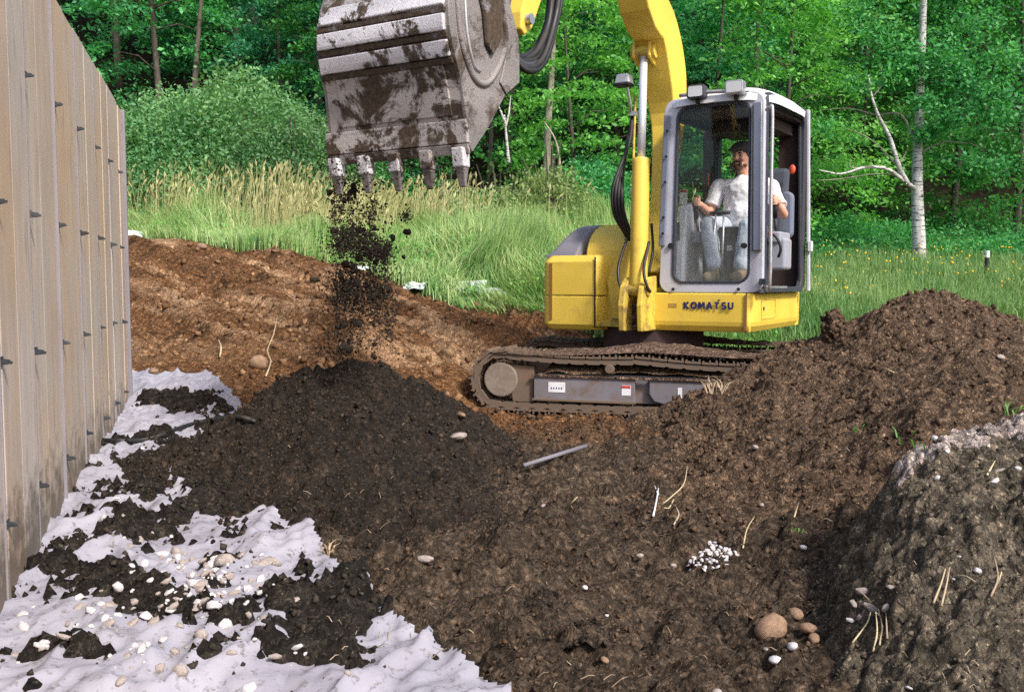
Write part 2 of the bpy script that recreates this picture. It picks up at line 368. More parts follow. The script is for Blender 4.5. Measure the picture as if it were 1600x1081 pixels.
# ------------------------------------------------------------------ terrain
def pz(u, v, Y): p = P(u, v, Y); return (p.x, p.y, p.z)
base_pts = [pz(*a) for a in [
    (0, 1081, 2.6), (400, 1081, 2.6), (780, 1081, 2.7), (1150, 1081, 2.7), (1500, 1081, 2.75),
    (0, 930, 3.35), (64, 850, 3.94), (250, 900, 3.6), (430, 890, 3.65), (600, 960, 3.15), (150, 730, 5.35), (196, 652, 7.2), (330, 660, 6.7), (250, 620, 7.5),
    (195, 597, 8.0), (320, 600, 7.9), (200, 560, 8.6), (200, 480, 10.5), (200, 400, 12.5), (200, 375, 13.2), (60, 375, 13.2),
    (400, 590, 7.9), (400, 500, 9.6), (400, 403, 12.3), (600, 445, 11.6), (600, 520, 9.5), (540, 600, 7.6), (720, 560, 8.4), (730, 645, 7.4),
    (640, 462, 11.5), (760, 505, 10.6), (860, 528, 10.2),
    (800, 655, 7.05), (950, 662, 6.95), (900, 720, 5.6), (820, 750, 5.2), (740, 700, 6.0), (1000, 900, 3.8), (1100, 800, 4.7), (1250, 800, 4.5), (1250, 950, 3.45), (1330, 900, 3.5),
    (950, 660, 6.9), (1080, 660, 6.8), (1000, 650, 7.0), (700, 850, 3.9), (850, 980, 3.2)]]
base_pts += [(x, y, .42) for x in (-.4, 1.2, 2.6) for y in (7.6, 8.6, 9.5)]
base_pts += [(0, 0, .1), (-2, 0, .2), (2.5, 0, .2), (-6, 0, .4), (6, 0, .4), (-4.5, 5, .5), (-6, 9, 1.2), (4, 5, .5), (5.5, 5, .7), (4, 8, .75), (6, 8, .9), (8, 5, .9), (4, 10.5, 1.05), (7, 10.5, 1.2), (2, 10.8, 1.1), (.2, 10.6, 1.12)]
base_pts += [pz(*a) for a in [(200, 372, 15.5), (500, 385, 15.5), (-200, 365, 16), (800, 395, 14.5), (1000, 420, 14), (1300, 440, 14), (1440, 421, 15.6), (1600, 437, 14), (1900, 430, 15)]]
for (x, y, z) in [(-22, 0, 3), (22, 0, 1), (-22, 16, 6), (22, 14, 2.4), (-12, 20, 3.5), (0, 20, 2.8), (6, 20, 2.4), (14, 20, 2.6), (-14, 26, 6.6), (0, 26, 5.6), (10, 26, 5.0), (20, 26, 5),
                  (-24, 40, 16), (0, 40, 15), (22, 40, 14), (-50, 60, 30), (0, 60, 29), (50, 60, 29), (-50, 0, 6), (50, 0, 3), (-60, 110, 52), (0, 110, 52), (60, 110, 52), (0, -40, 0), (-50, -40, 2), (50, -40, 1)]:
    base_pts.append((x, y, z))
_base = rbf(base_pts)
def rough(x, y, k=1.0):
    n = fbm(x, y, 1.8, 4, 3) * .075 + fbm(x, y, 7, 5, 11, .68) * .06 + np.abs(fbm(x, y, 19, 3, 23)) * .020
    xw = x + .02 * fbm(x, y, 14, 2, 61); yw = y + .02 * fbm(x, y, 14, 2, 62)
    m_ = sstep(-.35, .5, fbm(x, y, 1.7, 2, 64))
    n = n + m_ * worley(xw, yw, .13, 31) * .065 + worley(xw, yw, .055, 35) * .036 + worley(x, y, .026, 39) * .014 - .03
    return n * k
def hbase(x, y):
    x = np.asarray(x, float); y = np.asarray(y, float)
    z = _base(x, y)
    # caterpillar tracks pressed across the brown ramp, chopped with grouser prints
    road = sstep(8.6, 9.4, y) * sstep(1.4, .2, x) * sstep(14, 13, y)
    t = (y + .92 * x - 7.45) / 1.36; s_ = (x - .92 * y) / 1.36
    for off in (-.9, .15, 1.35, 2.3):
        d_ = (t - off - .12 * np.sin(s_ * .9 + off)) / .25
        z = z - road * np.exp(-d_ ** 4) * (.085 + .030 * np.sin(s_ * 42 + 3 * d_)) + road * .05 * np.exp(-((np.abs(d_) - 1.35) / .3) ** 2)
    fab = fabric_mask(x, y)
    return z + rough(x, y, (1.35 - .6 * sstep(6.6, 8.0, y)) * (1 - .93 * fab)) + (1 - fab) * sstep(7, 6, y) * (.07 * fbm(x, y, 1.3, 3, 500) + .05 * worley(x + .03 * fbm(x, y, 9, 2, 3), y, .21, 510)) - .02 * fab
_fab = [(120, 590), (325, 597), (385, 640), (420, 720), (300, 760), (480, 850), (560, 905), (660, 985), (810, 1085), (860, 1300), (-500, 1300), (-500, 900), (0, 900)]
def in_poly(x, y, poly):
    x = np.asarray(x, float); y = np.asarray(y, float); c = np.zeros(x.shape, bool); n = len(poly)
    for i in range(n):
        x0, y0 = poly[i]; x1, y1 = poly[(i + 1) % n]
        if y0 == y1: continue
        c ^= ((y0 > y) != (y1 > y)) & (x < (x1 - x0) * (y - y0) / (y1 - y0) + x0)
    return c
# outline of the fabric in the place, from points on the smooth ground
def ground_hit(u, v):
    lo, hi = .8, 16.0
    d = ray(u, v)
    for k in range(400):
        y = lo + (hi - lo) * k / 399; s = y / d[1]
        if CAMZ + d[2] * s <= float(_base(d[0] * s, y)): return (d[0] * s, y)
    return (d[0] * hi / d[1], hi)
FAB = [ground_hit(u, v) for u, v in [(325, 597), (372, 636), (390, 700), (330, 770), (480, 850), (560, 940), (660, 1022), (800, 1122), (900, 1215)]]
FAB += [(-.1, 1.6), (-1.2, 1.5), (-2.2, 3.4), (-3.2, 7.4), (-3.45, 8.1)]
def fabric_mask(x, y): return in_poly(x, y, FAB).astype(float)

def axis(parts):
    out = []
    for a, b, st in parts: out += list(np.arange(a, b, st))
    out.append(parts[-1][1]); return np.array(out)
def sheet(xs, ys, fz, keep=None):
    X, Y = np.meshgrid(xs, ys); Z = fz(X, Y); nx, ny = len(xs), len(ys)
    V = np.stack([X.ravel(), Y.ravel(), Z.ravel()], 1); i = np.arange(nx * ny).reshape(ny, nx)
    Q = np.stack([i[:-1, :-1].ravel(), i[:-1, 1:].ravel(), i[1:, 1:].ravel(), i[1:, :-1].ravel()], 1)
    if keep is not None:
        k = keep(X, Y, Z).ravel(); Q = Q[k[Q].any(1)]
        used = np.zeros(len(V), bool); used[Q.ravel()] = True; mp = np.cumsum(used) - 1; V = V[used]; Q = mp[Q]
    return V, Q
xs = axis([(-70, -16, 2.0), (-16, -5, .25), (-5, 5.4, .028), (5.4, 16, .25), (16, 70, 2.0)])
ys = axis([(-45, 0, 2.0), (0, 2.2, .2), (2.2, 6, .020), (6, 14, .038), (14, 24, .2), (24, 112, 1.6)])
V, Q = sheet(xs, ys, hbase)
m, n, b = mat('ground'); M['ground'] = m; b.inputs['Roughness'].default_value = .97; b.inputs['Specular IOR Level'].default_value = .1
geo = N(n, 'ShaderNodeNewGeometry'); sx = N(n, 'ShaderNodeSeparateXYZ'); n.links.new(geo.outputs['Position'], sx.inputs[0])
def soilcols(dark, mid, light, sc=30):
    a = ramp(n, noise(n, 2.6, 5, .65), [(.3, dark), (.52, mid), (.75, light)])
    c = ramp(n, noise(n, sc, 7, .75), [(.34, tuple(x * .3 for x in dark)), (.5, mid), (.67, tuple(x * 1.5 for x in light))])
    return mixc(n, .6, a, c)
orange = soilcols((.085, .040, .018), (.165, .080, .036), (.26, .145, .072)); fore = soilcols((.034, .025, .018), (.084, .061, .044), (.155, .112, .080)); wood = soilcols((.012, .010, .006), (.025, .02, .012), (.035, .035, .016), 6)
turf = soilcols((.02, .035, .01), (.04, .07, .02), (.07, .10, .035), 12)
def rampf(sock, a, bb, wob=.5, ws=1.2):
    ad = N(n, 'ShaderNodeMath', operation='MULTIPLY_ADD'); n.links.new(noise(n, ws, 5, .6), ad.inputs[0]); ad.inputs[1].default_value = wob; n.links.new(sock, ad.inputs[2])
    mr = N(n, 'ShaderNodeMapRange', inp={'From Min': a + wob / 2, 'From Max': bb + wob / 2}); n.links.new(ad.outputs[0], mr.inputs[0]); return mr.outputs[0]
# brown ramp beyond a line running from the fabric to the tracks
ln = N(n, 'ShaderNodeMath', operation='MULTIPLY_ADD'); n.links.new(sx.outputs['X'], ln.inputs[0]); ln.inputs[1].default_value = -.05; n.links.new(sx.outputs['Y'], ln.inputs[2])
col = mixc(n, rampf(ln.outputs[0], 5.7, 6.9, 1.2), fore, orange)
# pale packed-earth streaks, coloured in because the track ruts catch little shading
mpg = N(n, 'ShaderNodeMapping'); mpg.inputs['Rotation'].default_value = (0, 0, R_(42.6)); n.links.new(geo.outputs['Position'], mpg.inputs[0])
mp2 = N(n, 'ShaderNodeMapping'); mp2.inputs['Scale'].default_value = (.30, 1.9, 1); n.links.new(mpg.outputs[0], mp2.inputs[0])
stf = ramp(n, noise(n, 1.3, 6, .6, mp2.outputs[0], .6), [(.47, (0, 0, 0)), (.60, (.95, .95, .95))])
col = mixc(n, mixc(n, 1.0, stf, rampf(sx.outputs['Y'], 8.3, 9.3, .5), 'MULTIPLY'), col, (.42, .26, .15))
mp3 = N(n, 'ShaderNodeMapping'); mp3.inputs['Scale'].default_value = (4.2, 1.0, 1); n.links.new(mpg.outputs[0], mp3.inputs[0])
stg = ramp(n, noise(n, 1.6, 4, .6, mp3.outputs[0], .3), [(.54, (0, 0, 0)), (.64, (.8, .8, .8))])  # dark cross bars: shade of the grouser prints put into the colour
col = mixc(n, mixc(n, 1.0, stg, rampf(sx.outputs['Y'], 8.3, 9.3, .5), 'MULTIPLY'), col, (.05, .028, .014))
# turf edge: line through the grass boundary
ln2 = N(n, 'ShaderNodeMath', operation='MULTIPLY_ADD'); n.links.new(sx.outputs['X'], ln2.inputs[0]); ln2.inputs[1].default_value = .55; n.links.new(sx.outputs['Y'], ln2.inputs[2])
col = mixc(n, rampf(ln2.outputs[0], 11.05, 11.25, .3), col, turf)
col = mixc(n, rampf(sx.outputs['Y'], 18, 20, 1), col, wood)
col, hc_ = crumb(n, col); n.links.new(col, b.inputs['Base Color']); bump(n, b, mixc(n, .45, hc_, noise(n, 55, 8, .8)), 1.0, .045)
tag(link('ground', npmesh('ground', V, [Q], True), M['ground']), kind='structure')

# ------------------------------------------------------------------ fabric lying along the wall
def hfab(x, y):
    f1 = fbm(x * .6 + y * .5, y * .35 - x * .9, 2.6, 3, 41); f2 = fbm(x, y, 7, 3, 47)
    ridge = (1 - np.abs(f1)) ** 5 * .060 + np.abs(f2) * .035 + (1 - np.abs(fbm(x + y * .3, y - x, 5, 2, 49))) ** 6 * .02
    return _base(x, y) + .030 + ridge
xs = axis([(-3.6, .7, .014)]); ys = axis([(1.7, 8.3, .018)])
V, Q = sheet(xs, ys, hfab, lambda X, Y, Z: in_poly(X + .05 * fbm(X, Y, 5, 4, 5, .6), Y + .04 * fbm(X, Y, 6, 4, 6, .6), FAB))
m, n, b = mat('fabric'); M['fabric'] = m; b.inputs['Roughness'].default_value = .8; b.inputs['Specular IOR Level'].default_value = .2
a = noise(n, 2.4, 6, .6); c = noise(n, 30, 6, .7)
col = mixc(n, ramp(n, a, [(.35, (0, 0, 0)), (.7, (1, 1, 1))]), (.32, .31, .355), (.23, .22, .26))
col = mixc(n, ramp(n, c, [(.55, (0, 0, 0)), (.68, (.8, .8, .8))]), col, (.09, .07, .055))
col = mixc(n, ramp(n, noise(n, 1.3, 5, .7), [(.62, (0, 0, 0)), (.72, (.5, .5, .5))]), col, (.36, .24, .15))
n.links.new(col, b.inputs['Base Color']); bump(n, b, noise(n, 14, 5, .6), .35, .02)
fab = link('filter_fabric', npmesh('filter_fabric', V, [Q], True), M['fabric'])
tag(fab, 'crumpled white ground fabric sheet lying along the foot of the wall', 'fabric')

# soil thrown over the fabric, ragged edges, thickness where blobs say so
blobs = [(250, 612, 110, 16, -1.2), (200, 665, 60, 14, -1.0), (335, 615, 40, 14, -1.2), (230, 690, 90, 10, -.5), (275, 640, 62, 14, 2.4), (215, 735, 55, 22, .9), (150, 785, 70, 18, .8), (250, 700, 40, 14, .8), (130, 865, 90, 30, .8), (60, 905, 55, 22, .9), (190, 940, 100, 34, 1.1), (215, 850, 60, 35, 1.1),
         (300, 985, 95, 36, 1.1), (505, 1000, 85, 48, 1.7), (420, 935, 50, 22, .5), (90, 975, 60, 22, .6), (40, 1045, 75, 22, .9), (140, 1055, 50, 16, .7), (440, 1050, 60, 14, 1.0), (560, 950, 45, 25, 1.3), (475, 905, 18, 28, 1.0),
         (560, 1070, 60, 14, .9), (640, 1010, 8, 40, .7), (680, 1050, 8, 40, .8), (330, 905, 35, 9, .5), (110, 760, 25, 14, .8), (230, 790, 45, 18, 1.0), (330, 800, 60, 40, 1.2), (370, 700, 55, 45, 1.3), (100, 820, 22, 14, .8), (440, 950, 40, 18, .8)]
def soil_cover(x, y):
    u, v = project(x, y, _base(x, y)); t = -.86 + 0 * x
    for (a, bq, ra, rb, s) in blobs:
        t = t + s * np.exp(-(((u - a) / ra) ** 2 + ((v - bq) / rb) ** 2))
    t = t + fbm(x, y, 6.5, 6, 77, .74) * 1.9 + .30 * fbm(x, y, 34, 3, 78)
    return t
def hcover(x, y):
    sc_ = soil_cover(x, y)
    return hfab(x, y) + np.clip(sc_, -.3, 1) * .055 + .004 + np.where(sc_ > 0, np.abs(fbm(x, y, 25, 3, 91)) * .03 + worley(x, y, .04, 93) * .018, 0)
V, Q = sheet(axis([(-3.5, .7, .016)]), axis([(1.7, 8.2, .020)]), hcover, lambda X, Y, Z: (soil_cover(X, Y) > -.06) & in_poly(X, Y, FAB))
tag(link('spilled_soil', npmesh('spilled_soil', V, [Q], True), M['black_soil']), 'dark crumbs of soil strewn in patches over the white fabric', 'soil', kind='stuff')

# ------------------------------------------------------------------ heaps
def heap(name, pts, bbox, step, material, label, cat, amp=1.0, seed=0, low=.10, lump=0):
    f = rbf(pts)
    def fz(x, y):
        return f(x, y) + rough(x + seed, y - seed, 1.0 * amp) + .045 * amp * fbm(x, y, 4.5, 4, 55 + seed, .6) + lump * worley(x + .04 * fbm(x, y, 8, 3, 3), y + .04 * fbm(x, y, 8, 3, 4), .17, 600 + seed) * sstep(-.5, .4, fbm(x, y, 2, 2, 8))
    X0, X1, Y0, Y1 = bbox
    V, Q = sheet(axis([(X0, X1, step)]), axis([(Y0, Y1, step)]), fz, lambda X, Y, Z: Z > _base(X, Y) - low)
    tag(link(name, npmesh(name, V, [Q], True), material), label, cat)
    return fz
def edge(pts_uvY, d=.06):
    out = []
    for u, v, Y in pts_uvY:
        p = P(u, v, Y); out.append((p.x, p.y, p.z - d))
    return out
pile_pts = [pz(*a) for a in [(545, 555, 5.6), (475, 566, 5.55), (610, 580, 5.7), (645, 602, 5.75), (690, 600, 5.8), (735, 634, 5.85), (765, 660, 5.9), (430, 592, 5.5), (372, 640, 5.35), (300, 682, 5.2), (235, 718, 5.0),
    (540, 700, 4.85), (540, 800, 4.2), (400, 750, 4.6), (300, 780, 4.5), (650, 720, 5.0), (700, 800, 4.35), (480, 640, 5.15), (600, 650, 5.25)]]
pile_pts += edge([(185, 790, 4.55), (195, 850, 4.05), (300, 878, 3.8), (430, 892, 3.7), (560, 920, 3.4), (700, 900, 3.6), (820, 745, 5.25), (800, 680, 6.1), (800, 850, 4.0), (150, 740, 5.2)], .05)
pile_pts += [(-2.1, 6.3, .45), (-1.0, 6.9, .45), (0, 7.0, .42), (-2.6, 5.6, .35), (-1.0, 6.25, .85), (-1.55, 6.0, .65)]
m = M['dark_soil'].copy(); m.name = 'pile_soil'; n = m.node_tree; M['pile_soil'] = m; b = n.nodes['Principled BSDF']; src = b.inputs['Base Color'].links[0].from_socket
sxp = N(n, 'ShaderNodeSeparateXYZ'); gp = N(n, 'ShaderNodeNewGeometry'); n.links.new(gp.outputs['Position'], sxp.inputs[0])
ad = N(n, 'ShaderNodeMath', operation='MULTIPLY_ADD'); n.links.new(noise(n, 2.2, 5, .6), ad.inputs[0]); ad.inputs[1].default_value = .7; n.links.new(sxp.outputs['Z'], ad.inputs[2])
mr = N(n, 'ShaderNodeMapRange', inp={'From Min': .35, 'From Max': 1.05, 'To Max': .95}); n.links.new(ad.outputs[0], mr.inputs[0])
n.links.new(mixc(n, mr.outputs[0], src, mixc(n, .62, src, (.010, .009, .008))), b.inputs['Base Color'])
h_pile = heap('topsoil_pile', pile_pts, (-3.2, .9, 3.0, 7.0), .0115, M['pile_soil'], 'pile of near black topsoil below the bucket, just dumped', 'soil pile', .95, 1, lump=.05)
mp = [pz(*a) for a in [(1432, 452, 6.6), (1380, 465, 6.6), (1480, 462, 6.5), (1305, 520, 6.7), (1340, 502, 6.7), (1250, 540, 6.8), (1190, 566, 6.85), (1150, 582, 6.8), (1095, 604, 6.78), (1050, 640, 6.65), (1020, 655, 6.6), (1545, 482, 6.4), (1600, 512, 6.2), (1700, 560, 6),
    (1600, 600, 5.2), (1450, 540, 6.0), (1400, 600, 5.5), (1300, 600, 6.0), (1250, 650, 5.7), (1400, 660, 4.9), (1500, 630, 4.8), (1200, 720, 5.2), (1330, 720, 4.85), (1750, 640, 4.8)]]
mp += edge([(1000, 690, 6.1), (1000, 760, 5.0), (1100, 830, 4.3), (1200, 860, 4.1), (1300, 880, 3.7)], .05)
mp += [(3.0, 7.5, .95), (2.3, 7.3, .70), (1.6, 7.25, .48), (3.9, 7.6, .9), (3.2, 8.4, .5), (4.5, 7.4, .8), (5.4, 6.5, .7), (2.4, 3.4, .3), (3.2, 3.4, .45), (3.6, 4.2, .75), (2.2, 8.2, .4)]
h_mound = heap('soil_mound', mp, (-.3, 5.6, 3.4, 8.6), .0155, M['brown_soil'], 'large mound of brown soil right of the excavator burying its track end', 'soil mound', .9, 2, lump=.06)
bp = [pz(*a) for a in [(1400, 715, 3.62), (1385, 722, 3.55), (1440, 677, 3.72), (1520, 660, 3.72), (1600, 655, 3.7), (1750, 640, 3.7), (1470, 700, 3.5), (1600, 700, 3.45), (1395, 800, 3.35), (1450, 800, 3.25), (1600, 800, 3.1), (1380, 900, 3.05), (1600, 930, 2.75), (1450, 930, 2.85),
    (1370, 1000, 2.8), (1480, 1081, 2.45), (1650, 1081, 2.4), (1370, 1081, 2.6), (1800, 900, 2.8)]]
bp += edge([(1362, 780, 3.75), (1346, 860, 3.42), (1322, 960, 3.12), (1305, 1010, 2.98), (1318, 1081, 2.66)], .10)
bp += [pz(1400, 860, 3.2)[:2] + (.74,), pz(1385, 960, 2.95)[:2] + (.64,)]
bp += [(1.75, 4.25, .45), (2.1, 4.35, .55), (2.6, 4.4, .6), (1.3, 2.2, .15), (1.6, 1.6, .2), (2.6, 1.6, .4), (3.2, 4.5, .7), (3.4, 3, 1.0)]
h_bank = heap('soil_bank', bp, (.9, 3.3, 1.7, 4.5), .009, M['grey_soil'], 'grey brown crusted soil bank in the near lower right corner', 'soil bank', .95, 3, lump=.10)

# pale crust along the top lip of the bank: broken plates
def htop(x, y):
    x = np.atleast_1d(np.asarray(x, float)); y = np.atleast_1d(np.asarray(y, float)); z = hbase(x, y)
    for f, (a, b_, c, d) in ((h_pile, (-3.2, .9, 3, 7)), (h_mound, (-.3, 5.6, 3.4, 8.6)), (h_bank, (.9, 3.3, 1.7, 4.5))):
        i = (x > a) & (x < b_) & (y > c) & (y < d)
        if i.any(): z = z.copy(); z[i] = np.maximum(z[i], f(x[i], y[i]))
    return z
def htopf(x, y):
    z = htop(x, y); i = in_poly(x, y, FAB)
    if i.any():
        a, b_ = x[i], y[i]; z[i] = np.maximum(z[i], np.maximum(hfab(a, b_), np.where(soil_cover(a, b_) > -.06, hcover(a, b_), -9)))
    return z
def hit(u, v, top=None):
    top = top or htopf; d = ray(u, v); t = np.linspace(2.2, 14.5, 420)
    for rep in range(2):
        s = t / d[1]; x = d[0] * s; z = CAMZ + d[2] * s; below = np.nonzero(z <= top(x, t))[0]
        k = below[0] if len(below) else len(t) - 1
        if rep == 0: t = np.linspace(t[max(k - 1, 0)], t[k], 40)
    return Vector((x[k], t[k], float(top(x[k:k + 1], t[k:k + 1])[0])))

# clods: deformed icosahedra scattered through a sampler
ph = (1 + 5 ** .5) / 2
IV = np.array([(-1, ph, 0), (1, ph, 0), (-1, -ph, 0), (1, -ph, 0), (0, -1, ph), (0, 1, ph), (0, -1, -ph), (0, 1, -ph), (ph, 0, -1), (ph, 0, 1), (-ph, 0, -1), (-ph, 0, 1)]) / 1.9
IF = np.array([(0, 11, 5), (0, 5, 1), (0, 1, 7), (0, 7, 10), (0, 10, 11), (1, 5, 9), (5, 11, 4), (11, 10, 2), (10, 7, 6), (7, 1, 8), (3, 9, 4), (3, 4, 2), (3, 2, 6), (3, 6, 8), (3, 8, 9), (4, 9, 5), (2, 4, 11), (6, 2, 10), (8, 6, 7), (9, 8, 1)])
CV = np.array([(x, y, z) for x in (-1, 1) for y in (-1, 1) for z in (-1, 1)]) * .62
CF = np.array([(0, 1, 3, 2), (4, 6, 7, 5), (0, 4, 5, 1), (2, 3, 7, 6), (0, 2, 6, 4), (1, 5, 7, 3)])
def crumbs(name, P3, r, material, parent=None):
    n = len(P3); v = CV[None] * rng.uniform(.55, 1.25, (n, 1, 3)) * r[:, None, None] * (1 + rng.uniform(-.5, .45, (n, 8, 3)))
    q = rng.normal(0, 1, (n, 3, 3)); q, _ = np.linalg.qr(q); v = np.einsum('nij,nkj->nki', q, v) + P3[:, None]
    f = (CF[None] + (np.arange(n) * 8)[:, None, None]).reshape(-1, 4)
    return link(name, npmesh(name, v.reshape(-1, 3), [f]), material, parent)
def lumps(name, P3, r, material, parent=None, jit=.35, sq=(.6, 1.2), smooth=False):
    n = len(P3); sc = rng.uniform(sq[0], sq[1], (n, 1, 3)) * r[:, None, None]
    ang = rng.uniform(0, 2 * np.pi, n); ca, sa = np.cos(ang), np.sin(ang)
    v = IV[None] * (1 + rng.uniform(-jit, jit, (n, 12, 1))) * sc
    vx = v[..., 0] * ca[:, None] - v[..., 1] * sa[:, None]; vy = v[..., 0] * sa[:, None] + v[..., 1] * ca[:, None]
    v = np.stack([vx, vy, v[..., 2]], -1) + P3[:, None]
    f = (IF[None] + (np.arange(n) * 12)[:, None, None]).reshape(-1, 3)
    return link(name, npmesh(name, v.reshape(-1, 3), [f], smooth), material, parent)
def clods(name, n, region, material, label, rmin=.006, rmax=.05, top=htop, keep=None, power=5):
    # density falls with distance so that pieces keep about the same size in view
    X0, X1, Y0, Y1 = region
    y = Y0 * (Y1 / Y0) ** rng.random(n); x = rng.uniform(X0, X1, n)
    if keep is not None: k = keep(x, y); x, y = x[k], y[k]
    r = rmin + (rmax - rmin) * rng.random(len(x)) ** power; r *= np.clip(y / 4.5, .75, 1.5)
    clump = fbm(x, y, 2.5, 3, 9); k = (rng.random(len(x)) < .55 + clump * .9); x, y, r = x[k], y[k], r[k]
    z = top(x, y) + r * .25
    return tag(crumbs(name, np.stack([x, y, z], 1), r, material), label, 'soil', kind='stuff')
in_pile = lambda x, y: (x > -3.2) & (x < .9) & (y > 3.0) & (y < 7.0) & (h_pile(x, y) > hbase(x, y) - .01)
in_mound = lambda x, y: (x > -.3) & (x < 5.6) & (y > 3.4) & (y < 8.6) & (h_mound(x, y) > hbase(x, y) - .01)
in_bank = lambda x, y: (x > .9) & (x < 3.3) & (y > 1.7) & (y < 4.5) & (h_bank(x, y) > hbase(x, y) - .01)
clods('dark_crumbs', 26000, (-3.2, .9, 3.0, 6.6), M['dark_clod'], 'loose dark crumbs covering the black topsoil pile', .003, .017, keep=in_pile)
clods('brown_crumbs', 28000, (1.0, 5.6, 3.4, 7.6), M['brown_clod'], 'loose brown crumbs covering the mound on the right', .003, .020, keep=in_mound)
clods('grey_crumbs', 16000, (.9, 3.3, 1.9, 4.4), M['grey_clod'], 'grey crumbs and grit on the near bank', .002, .014, keep=in_bank)
lowsoil = lambda x, y: ~in_pile(x, y) & ~in_mound(x, y) & ~in_bank(x, y) & ~in_poly(x, y, FAB) & (x > -.79 - .317 * y)
clods('trough_crumbs', 40000, (-1.6, 3.2, 2.3, 7.6), M['brown_clod'], 'dark brown crumbs in the hollow between the heaps', .002, .017, keep=lowsoil)
m = clod_mat('orange_clod', (.07, .032, .014), (.16, .08, .038), (.30, .18, .10)); M['orange_clod'] = m
grassline = lambda x, y: y + .55 * x < 11.3
clods('ramp_crumbs', 16000, (-5, 3, 7.0, 13.5), M['orange_clod'], 'orange brown clods on the churned earth ramp', .004, .036, keep=lambda x, y: lowsoil(x, y) & (y > 7.1) & ((y > 9.9) | (x < -.1)) & grassline(x, y), power=6)
onfab = lambda x, y: in_poly(x, y, FAB)
clods('fabric_crumbs', 26000, (-3.4, .2, 2.2, 7.8), M['dark_clod'], 'black crumbs scattered over the white fabric', .004, .022, top=lambda x, y: np.maximum(hfab(x, y), hcover(x, y)), keep=lambda x, y: onfab(x, y) & (soil_cover(x, y) + .35 * rng.normal(0, 1, len(x)) > -.15), power=3)

# torn pale crust over the lip of the bank
lip = [(1392, 722), (1425, 700), (1450, 682), (1490, 672), (1540, 662), (1600, 657), (1660, 652)]
def crust_t(x, y):
    u, v = project(x, y, h_bank(x, y)); d = np.full(np.shape(x), 1e9)
    for (a, b_), (c, e) in zip(lip[:-1], lip[1:]):
        L2 = (c - a) ** 2 + (e - b_) ** 2; t = np.clip(((u - a) * (c - a) + (v - b_) * (e - b_)) / L2, 0, 1); d = np.minimum(d, np.hypot(u - a - t * (c - a), (v - b_ - t * (e - b_)) * 1.3))
    return .60 - d / 60 + 1.0 * fbm(x, y, 6, 5, 301, .7)
def hcrust(x, y):
    t = crust_t(x, y); return h_bank(x, y) + np.clip(t, -.3, .3) * .035 + .004
V, Q = sheet(axis([(1.3, 2.6, .009)]), axis([(3.0, 4.3, .009)]), hcrust, lambda X, Y, Z: crust_t(X, Y) > -.03)
tag(link('bank_crust', npmesh('bank_crust', V, [Q], True), M['crust']), 'pale dried crust broken along the top lip of the near bank', 'crust')
# ------------------------------------------------------------------ formwork wall
WD = Vector((-.317, 1, 0)).normalized(); WN = Vector((WD.y, -WD.x, 0))          # along the wall; out of it (towards the heaps)
def wallp(y, z, out=0): return Vector((-.79 - .317 * y, y, z)) + WN * out
wall = empty('formwork_wall', wallp(5.2, .45), label='tall pale wall of upright timber form panels studded with steel ties', cat='wall')
winv = Matrix.Translation(-wall.location)
seams = [1.2, 1.9, 2.55, 3.18, 3.76, 4.42, 5.08, 5.80, 6.45, 7.05, 7.40]
m, n, b = mat('form_panel'); M['form'] = m; b.inputs['Roughness'].default_value = .75
co = objco(n, (6, 6, .35)); a = noise(n, 3, 6, .6, co); c = noise(n, 1.2, 5, .6)
oi = N(n, 'ShaderNodeObjectInfo')
g = mixc(n, ramp(n, a, [(.3, (0, 0, 0)), (.7, (1, 1, 1))]), (.53, .45, .39), (.43, .37, .32))
g2 = mixc(n, ramp(n, a, [(.3, (0, 0, 0)), (.7, (1, 1, 1))]), (.56, .39, .25), (.47, .34, .23))
mr = N(n, 'ShaderNodeMapRange', inp={'From Min': .1, 'From Max': .9, 'To Min': -.10, 'To Max': .10}); n.links.new(oi.outputs['Random'], mr.inputs[0])
ad = N(n, 'ShaderNodeMath', operation='ADD'); n.links.new(c, ad.inputs[0]); n.links.new(mr.outputs[0], ad.inputs[1])
col = mixc(n, ramp(n, ad.outputs[0], [(.35, (0, 0, 0)), (.68, (1, 1, 1))]), g, g2)
co2 = objco(n, (9, 9, 1.2)); col = mixc(n, ramp(n, noise(n, 2.2, 7, .7, co2), [(.56, (0, 0, 0)), (.72, (.55, .55, .55))]), col, (.10, .07, .05))
st = noise(n, .9, 6, .7, objco(n, (1.5, 1.5, .6))); col = mixc(n, ramp(n, st, [(.5, (0, 0, 0)), (.75, (.6, .6, .6))]), col, (.30, .24, .21))
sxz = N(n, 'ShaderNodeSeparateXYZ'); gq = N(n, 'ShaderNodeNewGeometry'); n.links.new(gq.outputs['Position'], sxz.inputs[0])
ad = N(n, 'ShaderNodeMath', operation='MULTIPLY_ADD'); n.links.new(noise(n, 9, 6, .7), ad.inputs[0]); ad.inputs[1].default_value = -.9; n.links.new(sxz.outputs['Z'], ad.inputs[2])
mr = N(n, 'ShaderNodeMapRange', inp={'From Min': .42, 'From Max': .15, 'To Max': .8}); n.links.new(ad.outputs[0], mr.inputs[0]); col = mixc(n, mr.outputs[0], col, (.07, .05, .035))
n.links.new(col, b.inputs['Base Color']); bump(n, b, a, .25, .01)
M['form_groove'] = paint('form_groove', (.10, .09, .10), .8, dirt=.2)
M['rib'] = paint('rib', (.22, .20, .22), .7, dirt=.35)
M['tie'] = paint('tie', (.028, .032, .042), .6, dirt=.6, dcol=(.14, .08, .05))
ZB, ZT = .20, 3.0
